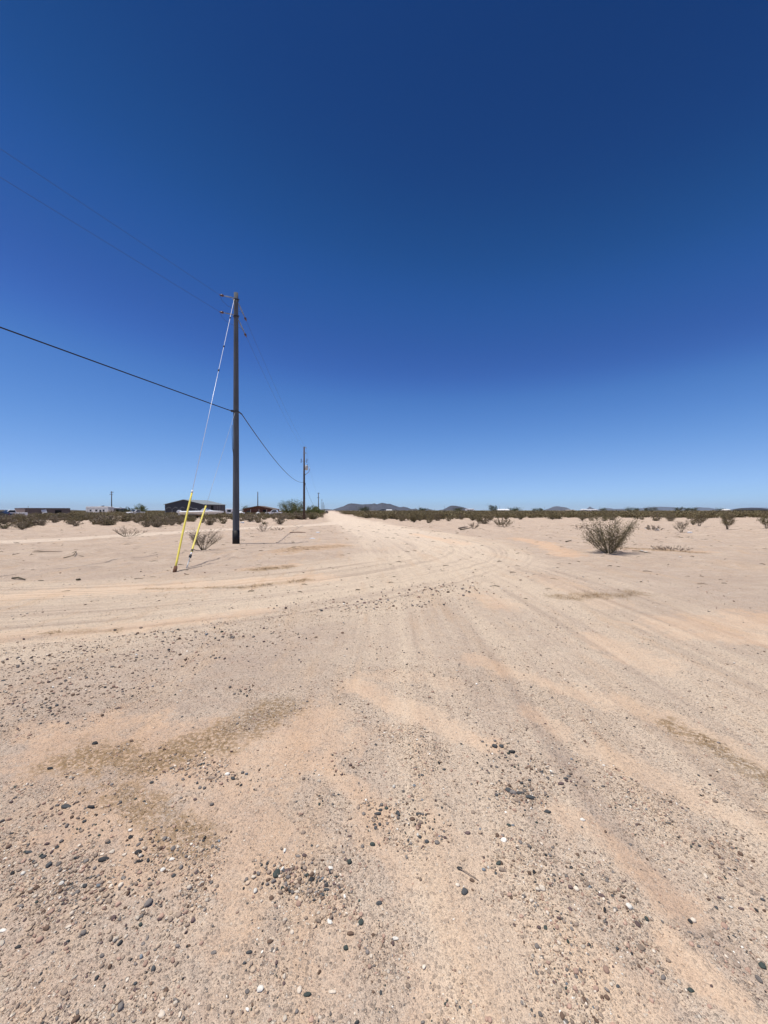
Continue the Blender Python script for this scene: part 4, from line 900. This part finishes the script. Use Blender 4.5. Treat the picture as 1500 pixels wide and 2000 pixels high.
# flat brown shed
loc, L, W = quad_corner(29, 49, 137, 105, rad(57))
e = empty('metal_shed', loc, rad(57), 'long flat roofed brown metal shed with one paler end', 'shed')
b = MB(); b.box((L / 2, W / 2, 1.0), (L, W, 2.5)); b.build('wall', M['brownwall'], e)
b = MB(); b.box((-.02, W / 2, 1.0), (.04, W - .02, 2.44)); b.build('end_wall', M['brownend'], e)
b = MB(); b.box((L / 2, W / 2, 2.29), (L + .2, W + .2, .08)); b.build('roof', M['brownwall'], e)
b = MB(); b.box((L * .72, -.02, .95), (1.5, .06, 1.5)); b.build('door', M['dark'], e)  # flat near-black panel, painted as the shade inside the shed's opening
b = MB(); b.box((L * .06, -.03, 1.0), (.12, .06, 2.4)); b.build('corner_trim', M['brownend'], e)
u = Vector((math.cos(rad(57)), math.sin(rad(57)), 0)); v = Vector((-u.y, u.x, 0))
pb = Vector(loc) + u * (L * .42) - v * .75
o = MB(); o.box((0, 0, .98), (1.15, .05, 2.05)); p = o.build('white_panel', M['white'], None, bevel=.01); p.location = (pb.x, pb.y, pb.z); p.rotation_euler = (rad(-20), rad(-9), rad(57)); tag(p, 'white sheet panel leaning against the flat brown shed', 'panel')
# camper
def camper(px0, px1, d, h, label, rz=0., twoax=True):
    w_ = (px1 - px0) * d / F; x = X((px0 + px1) / 2, d); e = empty('travel_trailer', (x, d, hz(x, d)), rz, label, 'camper')
    b = MB(); lo = .62; b.prism([(-w_ / 2, lo + .25), (-w_ / 2 + .15, lo), (w_ / 2 - .9, lo), (w_ / 2 - .2, lo + .75), (w_ / 2, lo + 1.05), (w_ / 2, h - .28), (w_ / 2 - .25, h), (-w_ / 2 + .2, h), (-w_ / 2, h - .25)], 0, 2.5); b.build('body', M['offwhite'], e, bevel=.05)
    for f, ww, hh in ((-.28, 1.0, .75), (-.02, 1.2, .8), (.16, 1.15, 1.25), (.30, 1.0, .8)):
        b = MB(); b.box((f * w_, -.012, lo + 1.0 - (.3 if hh > 1 else 0)), (ww, .05, hh)); q = b.build('window' if hh < 1 else 'door', M['glass'], e)
        b = MB(); b.box((f * w_, -.01, lo + 1.0 + hh / 2 + .05 - (.3 if hh > 1 else 0)), (ww + .12, .09, .06)); b.build('frame', M['white2'], q)
    b = MB(); b.box((0, -.008, lo + 1.75), (w_ * .94, .03, .10)); b.build('stripe', M['greywall'], e)
    b = MB(); b.box((w_ * .16, 1.25, h + .16), (.95, .8, .32), taper=.85); b.build('air_conditioner', M['dark'], e)
    b = MB(); b.box((w_ * .02, 1.2, h + .09), (.9, .6, .2)); b.box((w_ * .28, 1.2, h + .07), (1.2, .5, .14)); b.build('roof_vent', M['white2'], e)
    for xx in ((-.16 * w_, -.05 * w_) if twoax else (0,)):
        b = MB(); b.disc((xx, -.02, .36), (0, 1, 0), [(0, .30), (.02, .36), (.2, .36), (.22, .30)], 18); t = b.build('wheel', M['rubber'], e, True); b = MB(); b.disc((xx, -.04, .36), (0, 1, 0), [(0, .1), (.02, .2), (.06, .2)], 12); b.build('rim', M['rim'], t)
    return e
camper(160, 218, 165, 3.35, 'long white camper trailer parked beside the flat brown shed', rad(-16))
x = X(227, 170); e = empty('utility_shed', (x, 170, hz(x, 170)), 0, 'small grey shed with a white roof beside the long white camper', 'shed')
b = MB(); b.box((0, 1.5, 1.25), (3.8, 3, 2.8)); b.build('wall', M['greywall'], e); b = MB(); b.prism([(-2.0, 2.62), (2.0, 2.62), (2.0, 2.72), (-2.0, 2.95)], -.15, 3.15); b.build('roof', M['white2'], e); b = MB(); b.box((.4, -.03, 1.0), (1.0, .08, 2.0)); b.build('door', M['dark'], e)
# barn
loc, L, W = quad_corner(322, 397, 440, 130, rad(80)); HE, HA = 3.55, 5.15
e = empty('barn', loc, rad(80), 'dark grey metal barn with a low gable and grey green roof', 'barn')
b = MB(); b.add([(0, 0, -.2), (0, W, -.2), (0, W, HE), (0, W / 2, HA), (0, 0, HE), (L, 0, -.2), (L, W, -.2), (L, W, HE), (L, W / 2, HA), (L, 0, HE)],
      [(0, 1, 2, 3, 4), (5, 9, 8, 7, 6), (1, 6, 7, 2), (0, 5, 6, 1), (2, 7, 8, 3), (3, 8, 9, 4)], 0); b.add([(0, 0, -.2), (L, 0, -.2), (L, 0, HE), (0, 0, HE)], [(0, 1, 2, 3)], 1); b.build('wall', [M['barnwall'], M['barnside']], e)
b = MB()
for y0, y1 in ((-.3, W / 2), (W + .3, W / 2)):
    za = HE - .3 * (HA - HE) / (W / 2) + .06; b.add([(-.35, y0, za), (L + .35, y0, za), (L + .35, y1, HA + .06), (-.35, y1, HA + .06), (-.35, y0, za + .1), (L + .35, y0, za + .1), (L + .35, y1, HA + .16), (-.35, y1, HA + .16)], [(0, 1, 2, 3), (4, 7, 6, 5), (0, 4, 5, 1), (1, 5, 6, 2), (2, 6, 7, 3), (3, 7, 4, 0)])
b.build('roof', M['barnroof'], e)
b = MB(); b.box((L * .38, -.03, 1.55), (1.3, .08, 3.3)); b.build('door', M['dark'], e)
for f in (.62, .72, .86): b = MB(); b.box((L * f, -.04, 1.6), (.14, .10, 3.4)); b.build('batten', M['greywall'], e)
for f in (.90, .72, .54, .34):
    y = W * f; b = MB(); b.tube([(-.25, y + .75, 2.15), (-.25, y - .25, 2.75), (-.25, y - 1.0, 2.3)], .032, 6); b.tube([(-.25, y + 1.1, 0), (-.25, y + 1.1, 2.15)], .045, 6); b.build('awning_frame', M['steel'], e)
b = MB(); b.box((L * .6, W * .2, HE + .75), (.5, .5, .35)); b.build('roof_vent', M['white2'], e)
# boat on trailer
def boat():
    d = 76; x0 = X(345, d); x1 = X(437, d); L = x1 - x0; cx = (x0 + x1) / 2; zb = hz(cx, d)
    e = empty('motorboat', (cx, d, zb), 0, 'white motorboat with an outboard engine, parked in front of the barn', 'boat'); b = MB(); N_ = 16; sec = 9; vs = []; fs = []
    for i in range(N_ + 1):
        t = i / N_; x = -L / 2 + 1.0 + (L - 1.0) * t; half = 1.05 * (1 - max(0, (t - .45) / .55) ** 2.2) + .02; sheer = 1.28 + .16 * t; keel = .72 + .45 * max(0, (t - .6) / .4) ** 2
        for j in range(sec):
            s = j / (sec - 1) * 2 - 1; yy = half * s; zz = keel + (sheer - keel) * abs(s) ** 1.6; vs.append((x, yy, zz))
    for i in range(N_):
        for j in range(sec - 1): a = i * sec + j; fs.append((a, a + sec, a + sec + 1, a + 1))
    for i in range(N_): a = i * sec; fs.append((a, a + sec - 1, a + 2 * sec - 1, a + sec))
    fs.append(tuple(range(sec))); b.add(vs, fs); b.build('hull', M['white2'], e)
    b = MB(); vs = []; fs = []
    for i in range(N_ + 1):
        t = i / N_; x = -L / 2 + 1.02 + (L - 1.04) * t; half = 1.06 * (1 - max(0, (t - .45) / .55) ** 2.2) + .02; zz = 1.285 + .16 * t
        for q in range(7): a_ = q / 6 * 2 - 1; vs.append((x, half * a_, zz + .17 * (1 - a_ * a_) * (half / 1.06)))
    for i in range(N_):
        for q in range(6): a_ = i * 7 + q; fs.append((a_, a_ + 7, a_ + 8, a_ + 1))
    b.add(vs, fs); b.build('deck', M['white2'], e, True)
    b = MB(); b.prism([(.2, 1.45), (2.8, 1.45), (1.8, 1.66), (1.15, 2.0), (.9, 2.02)], -.7, .7); b.build('console', M['white2'], e)
    b = MB(); b.prism([(1.17, 2.01), (1.2, 1.99), (1.72, 1.71), (1.69, 1.73)], -.6, .6); b.build('windscreen', M['glass'], e)
    b = MB(); b.box((-1.2, 0, 1.36), (.8, 1.1, .18)); b.box((-2.2, 0, 1.34), (.9, 1.3, .14)); b.build('seat', M['greywall'], e)
    b = MB(); X0 = -L / 2 + .55; b.prism([(X0 - .42, 1.10), (X0 + .32, 1.12), (X0 + .36, 1.45), (X0 + .16, 1.66), (X0 - .25, 1.62), (X0 - .5, 1.38)], -.24, .24); m_ = b.build('outboard_engine', M['white2'], e, bevel=.06)
    b = MB(); b.prism([(X0 - .2, .62), (X0 + .14, .62), (X0 + .24, 1.12), (X0 - .22, 1.12)], -.09, .09); b.prism([(X0 - .48, .52), (X0 + .1, .52), (X0 + .16, .62), (X0 - .5, .62)], -.12, .12); b.build('engine_leg', M['white'], m_)
    b = MB(); b.tube([(.2, -.6, 1.35), (-.4, -.6, 1.95), (-1.3, -.6, 1.98)], .02, 6); b.tube([(-.4, -.6, 1.95), (-.9, -.6, 1.35)], .02, 6); b.build('rail', M['steel'], e)
    t = empty('boat_trailer', (cx, d, zb), 0, 'steel trailer carrying the white motorboat', 'trailer')
    b = MB()
    for yy in (-.55, .55): b.box((-.4, yy, .60), (L * .78, .09, .12))
    for xx in (-2.6, -.6, 1.5): b.box((xx, 0, .60), (.08, 1.0, .10))
    b.tube([(2.6, .5, .6), (4.6, 0, .58)], .05, 6); b.tube([(2.6, -.5, .6), (4.6, 0, .58)], .05, 6); b.tube([(4.45, 0, .58), (4.45, 0, 0.)], .035, 6); b.build('frame', M['rust'], t)
    for xx in (-1.9, -1.1):
        for yy in (-1.0, .8):
            b = MB(); b.disc((xx, yy, .33), (0, 1, 0), [(0, .27), (.03, .33), (.17, .33), (.2, .27)], 18); w_ = b.build('wheel', M['rubber'], t, True); b = MB(); b.disc((xx, yy - .01 if yy < 0 else yy + .15, .33), (0, 1, 0), [(0, .08), (.02, .17), (.05, .17)], 12); b.build('rim', M['rim'], w_)
boat()
# gabled house
d = 140; x = X(504, d); e = empty('house', (x, d, hz(x, d)), rad(3), 'low brown gabled house with a dark porch and reddish walls', 'house'); w_ = 12.2
b = MB(); b.add([(-w_ / 2 + .5, 1.2, -.2), (w_ / 2 - .5, 1.2, -.2), (w_ / 2 - .5, 1.2, 2.1), (0, 1.2, 3.15), (-w_ / 2 + .5, 1.2, 2.1), (-w_ / 2 + .5, 9, -.2), (w_ / 2 - .5, 9, -.2), (w_ / 2 - .5, 9, 2.1), (0, 9, 3.15), (-w_ / 2 + .5, 9, 2.1)], [(0, 1, 2, 3, 4), (9, 8, 7, 6, 5), (0, 5, 6, 1), (1, 6, 7, 2), (0, 4, 9, 5), (2, 7, 8, 3), (3, 8, 9, 4)]); b.build('wall', M['redwall'], e)
b = MB(); b.prism([(-w_ / 2, 1.98), (0, 3.22), (w_ / 2, 1.98), (w_ / 2, 2.10), (0, 3.36), (-w_ / 2, 2.10)], -.6, 9.5); b.build('roof', M['brownroof'], e)
for f in (-5.4, -2.6, .4, 3.2, 5.5): b = MB(); b.box((f, -.3, .95), (.2, .2, 2.2)); b.build('post', M['post'], e)
b = MB(); b.box((-3.6, 1.17, 1.0), (1.6, .08, 1.1)); b.build('window', M['glass'], e); b = MB(); b.box((2.0, 1.17, .9), (1.1, .08, 2.0)); b.build('door', M['dark'], e)
# white small trailer beside the big pole
d = 122; x = X(448, d); e = empty('cargo_trailer', (x, d, hz(x, d)), rad(12), 'white box trailer standing between the barn and the big pole', 'trailer')
b = MB(); b.box((0, 1.8, 1.25), (2.3, 3.6, 1.75)); b.build('body', M['white2'], e, bevel=.12); b = MB(); b.box((-.1, -.02, 1.45), (1.1, .06, .7)); b.build('window', M['glass'], e); b = MB(); b.box((0, -.03, .45), (2.2, .1, .14)); b.build('bumper', M['greywall'], e)
for xx in (-.9, .9): b = MB(); b.disc((xx - .1, 2.2, .33), (1, 0, 0), [(0, .27), (.02, .33), (.18, .33), (.2, .27)], 16); b.build('wheel', M['rubber'], e, True)
# water tank
d = 110; x = X(504, d); e = empty('water_tank', (x, d, hz(x, d)), 0, 'round white water tank standing before the gabled house', 'tank')
b = MB(); b.disc((0, 0, 0), (0, 0, 1), [(0, .58), (.05, .62), (.8, .62), (.95, .5), (1.08, .2), (1.1, .19), (1.2, .19)], 22); b.build('body', M['white'], e, True); b = MB(); b.disc((0, 0, 1.2), (0, 0, 1), [(0, .2), (.06, .2)], 16); b.build('lid', M['greywall'], e)
# vehicles
def pickup(loc, rz, label, paint, L=5.3, sedan=False, cat='pickup'):
    e = empty('car' if sedan else 'pickup_truck', loc, rz, label, cat); h = L / 2
    if sedan: out = [(-h, .5), (-h + .05, .85), (-h + 1.2, .98), (-.9, 1.42), (.75, 1.42), (1.5, 1.0), (h - .1, .95), (h, .5), (h - .2, .28), (-h + .2, .28)]
    else: out = [(-h, .55), (-h, .95), (-h + .25, 1.05), (-h + 1.45, 1.12), (-h + 2.05, 1.74), (-h + 3.2, 1.76), (-h + 3.35, 1.12), (h, 1.12), (h, .5), (h - .15, .38), (-h + .1, .38)]
    b = MB(); b.prism(out, -.9, .9); b.build('body', M[paint], e, bevel=.07)
    b = MB()
    for s in (-.912, .872):
        if sedan: b.prism([(-.95, 1.02), (-.72, 1.36), (.62, 1.36), (1.15, 1.02)], s, s + .04)
        else: b.prism([(-h + 1.72, 1.16), (-h + 2.14, 1.65), (-h + 3.1, 1.66), (-h + 3.18, 1.16)], s, s + .04)
    b.build('side_window', M['glass'], e)
    b = MB()
    if sedan: b.add([(-1.28, -.75, 1.01), (-1.28, .75, 1.01), (-.95, .68, 1.385), (-.95, -.68, 1.385)], [(0, 1, 2, 3)])
    else: b.add([(-h + 1.49, -.78, 1.18), (-h + 1.49, .78, 1.18), (-h + 1.99, .7, 1.70), (-h + 1.99, -.7, 1.70)], [(0, 1, 2, 3)])
    o = b.build('windscreen', M['glass'], e); o.location = (-.03, 0, .02)
    for s in (-.62, .62):
        b = MB(); b.box((-h - .005, s, .8), (.06, .34, .16)); b.build('headlight', M['lamp'], e); b = MB(); b.box((h + .005, s * 1.2, .85), (.05, .16, .26)); b.build('tail_light', M['redlamp'], e)
    b = MB(); b.box((-h - .04, 0, .52), (.12, 1.75, .16)); b.build('bumper', M['rim'], e)
    for xx in (-h + .95, h - 1.15):
        for s in (-.93, .73):
            b = MB(); b.disc((xx, s, .36), (0, 1, 0), [(0, .29), (.03, .365), (.17, .365), (.2, .29)], 20); w_ = b.build('wheel', M['rubber'], e, True); b = MB(); b.disc((xx, s - .012 if s < 0 else s + .16, .36), (0, 1, 0), [(0, .1), (.02, .2), (.05, .2)], 12); b.build('rim', M['rim'], w_)
    return e
def at(px, d): x = X(px, d); return (x, d, hz(x, d))
pickup(at(535, 108), rad(4), 'white pickup truck parked side on before the gabled house', 'white2', 4.6)
pickup(at(463, 107), rad(-14), 'white car half hidden behind the big pole', 'white2', 4.2, True, 'car')
pickup(at(265, 116), rad(68), 'white pickup truck parked beside the pale green tree', 'white2', 4.8)
pickup(at(22, 90), rad(62), 'white pickup truck parked at the paler end of the flat brown shed', 'white2', 5.4)
pickup(at(0, 86), rad(10), 'dark car parked beside the white pickup at the edge of the view', 'blackpaint', 4.6, True, 'car')
pickup(at(635.5, 200), rad(80), 'dark car far along the dirt road', 'blackpaint', 4.4, True, 'car')
# rusty flat trailer and scrap by the shed
x, y, z = at(118, 94); e = empty('flatbed_trailer', (x, y, z), rad(20), 'rusty low flatbed trailer in front of the flat brown shed', 'trailer')
b = MB(); b.box((0, 0, .55), (4.2, 1.7, .14)); b.tube([(2.1, .5, .52), (3.3, 0, .5)], .05, 6); b.tube([(2.1, -.5, .52), (3.3, 0, .5)], .05, 6); b.build('bed', M['rust'], e)
for s in (-.98, .8): b = MB(); b.disc((-.5, s, .32), (0, 1, 0), [(0, .26), (.03, .32), (.15, .32), (.18, .26)], 16); b.build('wheel', M['rubber'], e, True)
for xx in (-2.0, 2.0):
    for s in (-.75, .75): b = MB(); b.box((xx, s, .85), (.07, .07, .5)); b.build('stake', M['rust'], e)
x, y, z = at(137, 96); b = MB(); b.disc((0, 0, 0), (0, 0, 1), [(0, .29), (.02, .3), (.28, .29), (.30, .31), (.58, .29), (.6, .31), (.86, .3), (.88, .28)], 18); o = b.build('oil_drum', M['rust'], None, True); o.location = (x, y, z); tag(o, 'rusty drum standing at the corner of the flat brown shed', 'drum')
# far white buildings on the right
def gable(px0, px1, d, he, ha, depth, label, wallm, roofm, name='house', cat='house', ridge_x=True):
    x0, x1 = X(px0, d), X(px1, d); cx = (x0 + x1) / 2; w_ = x1 - x0; e = empty(name, (cx, d, hz(cx, d)), 0, label, cat)
    b = MB(); b.box((0, depth / 2, he / 2 - .1), (w_, depth, he + .2)); b.build('wall', M[wallm], e)
    b = MB()
    if ridge_x:
        b.add([(-w_ / 2 - .3, -.3, he - .02), (w_ / 2 + .3, -.3, he - .02), (w_ / 2 + .3, depth + .3, he - .02), (-w_ / 2 - .3, depth + .3, he - .02), (-w_ / 2 * .8, depth / 2, ha), (w_ / 2 * .8, depth / 2, ha)], [(0, 1, 5, 4), (2, 3, 4, 5), (1, 2, 5), (3, 0, 4), (0, 3, 2, 1)])
    else: b.prism([(-w_ / 2 - .3, he), (w_ / 2 + .3, he), (w_ / 2 + .3, he + .15), (0, ha), (-w_ / 2 - .3, he + .15)], -.3, depth + .3)
    b.build('roof', M[roofm], e)
    for f in (-.28, .25): b = MB(); b.box((w_ * f, -.02, he * .55), (min(1.4, w_ * .12), .06, 1.1)); b.build('window', M['glass'], e)
    b = MB(); b.box((w_ * .02, -.02, 1.0), (1., .06, 2.)); b.build('door', M['dark'], e); return e
gable(911, 926, 330, 2.9, 3.1, 6, 'white flat topped block on the skyline next to the small dark hill', 'white2', 'white2', 'utility_building', 'building')
gable(974, 997, 330, 1.8, 2.9, 9, 'low house with a bright white gabled roof on the skyline', 'greywall', 'white2')
gable(1138, 1150, 480, 2.6, 3.4, 6, 'smaller white building beside the long white one on the skyline', 'white2', 'white2')
gable(1153, 1168, 470, 2.5, 3.1, 8, 'long white building on the skyline', 'white2', 'white2', 'utility_building', 'building')
gable(754, 766, 460, 2.0, 2.8, 6, 'tiny white roofed building in front of the mountain', 'offwhite', 'white2')
gable(1458, 1504, 260, 2.1, 3.3, 10, 'dark roofed long house low on the skyline by the edge of the view', 'barnwall', 'barnwall')
gable(1418, 1428, 420, 2.2, 3.2, 6, 'small pale building near the dark roofed long house', 'offwhite', 'offwhite', 'shed', 'shed')
gable(1108, 1124, 450, 1.9, 2.4, 5, 'low tan building below the pale blue hill', 'post', 'post', 'shed', 'shed')

# ------------------------------------------------------------------ small things on the ground
def crumple(px, py, s, label, name, cat, mat, seed, flat=.5):
    x, y = G(px, py); rs = np.random.default_rng(seed); bv, bf = ICO2; P = bv * (1 + rs.normal(0, .22, (len(bv), 1))) * np.array([s, s * .7, s * flat]); o = np_mesh(name, P, bf, M[mat], smooth=False); o.location = (x, y, hz(x, y) + s * flat * .6); tag(o, label, cat); return o
crumple(1283, 1036, .14, 'crumpled white plastic bag beside the low grey brush', 'plastic_bag', 'bag', 'bag', 1, .9)
crumple(1347, 1041, .17, 'flat white plastic scrap at the foot of the thin twiggy shrub', 'plastic_bag', 'bag', 'bag', 2, .35)
crumple(1262, 1035, .09, 'small white scrap inside the low grey brush', 'paper_scrap', 'litter', 'bag', 3, .5)
crumple(610, 1053, .16, 'white paper scrap on the dirt beside the pole shadow', 'paper_scrap', 'litter', 'bag', 4, .2)
crumple(621, 1041, .16, 'white paper scrap close to the dark pipe', 'paper_scrap', 'litter', 'bag', 5, .25)
crumple(473, 1022, .25, 'white scrap lying in the scrub behind the big pole', 'paper_scrap', 'litter', 'bag', 6, .4)
crumple(1253, 1078, .075, 'larger pale lump of rubble beside the tall lone creosote', 'rubble_lump', 'rubble', 'concrete', 7, .6)
crumple(1262, 1080, .06, 'smaller pale lump of rubble beside the tall lone creosote', 'rubble_lump', 'rubble', 'concrete', 8, .6)
crumple(1329, 1089, .05, 'flat pale chip of rubble below the orange dirt mound', 'rubble_lump', 'rubble', 'concrete', 9, .4)
crumple(153, 1133, .05, 'dark clod beside the tyre line near the yellow guards', 'dirt_clod', 'clod', 'twig', 10, .6)
def stick(pts, r, label, name='stick', cat='stick', mat='twig'):
    P = []
    for px, py, up_ in pts: x, y = G(px, py); P.append((x, y, hz(x, y) + r + up_))
    b = MB(); b.tube(P, [r] * (len(P) - 1) + [r * .5], 6); o = b.build(name, M[mat], None, True); tag(o, label, cat); return o
stick([(898, 1702, .004), (912, 1708, .006), (935, 1722, .002)], .0019, 'bare twig lying on the sand by the biggest slate blue stone', mat='greytwig')
stick([(896, 1034, .02), (905, 1033, .05), (913, 1032, .04)], .075, 'thick grey log in the dead brush pile', 'log', 'log', 'greytwig')
stick([(899, 1035.4, .0), (907, 1034.8, .02), (921, 1034, .1)], .05, 'thin dark log in front of the thick one in the dead brush pile', 'log', 'log', 'twig')
stick([(124, 1091, .0), (132, 1090, .01), (143, 1089, .05), (149, 1087, .06), (147, 1085.5, .02), (140, 1085, 0)], .012, 'curled dark wire lying on the dirt near the side track', 'wire_scrap', 'wire', 'twig')
stick([(64, 1080, .0), (85, 1080, .02), (122, 1078, .0)], .014, 'long thin dead branch lying level on the dirt near the side track', 'branch', 'branch', 'twig')
stick([(24, 1129, .0), (35, 1129.5, .02), (49, 1132, .0)], .022, 'short dark branch beside the tyre line', 'branch', 'branch', 'twig')
stick([(24, 1085, .0), (38, 1084, .02)], .012, 'little dark stick left of the long thin dead branch', 'stick', 'stick', 'twig')
stick([(566, 1041, .0), (582, 1041, .02), (597, 1041, .0)], .03, 'dark pipe lying flat on the dirt beyond the pole shadow', 'strip', 'strip', 'rust')  # stand-in tube for a dark line of unknown cause on the dirt
stick([(1105, 1059, .0), (1116, 1057.6, .03)], .03, 'short dark stick on the open dirt before the tall lone creosote', 'stick', 'stick', 'twig')
stick([(1235, 1077, .0), (1246, 1079, .03), (1272, 1082, 0)], .016, 'dead branch beside the pale rubble lumps', 'branch', 'branch', 'twig')

# ------------------------------------------------------------------ air
HAZE = 2.1e-5
if HAZE:
    b = MB(); b.box((0, 12000, 190), (64000, 30000, 390)); o = b.build('haze', None)
    hm = bpy.data.materials.new('thin_air'); hm.use_nodes = True; t = hm.node_tree; t.nodes.clear(); out = t.nodes.new('ShaderNodeOutputMaterial'); pv = t.nodes.new('ShaderNodeVolumePrincipled')
    pv.inputs['Color'].default_value = (.62, .78, 1, 1); pv.inputs['Density'].default_value = HAZE; t.links.new(pv.outputs[0], out.inputs['Volume'])
    o.data.materials.clear(); o.data.materials.append(hm); tag(o, kind='stuff')
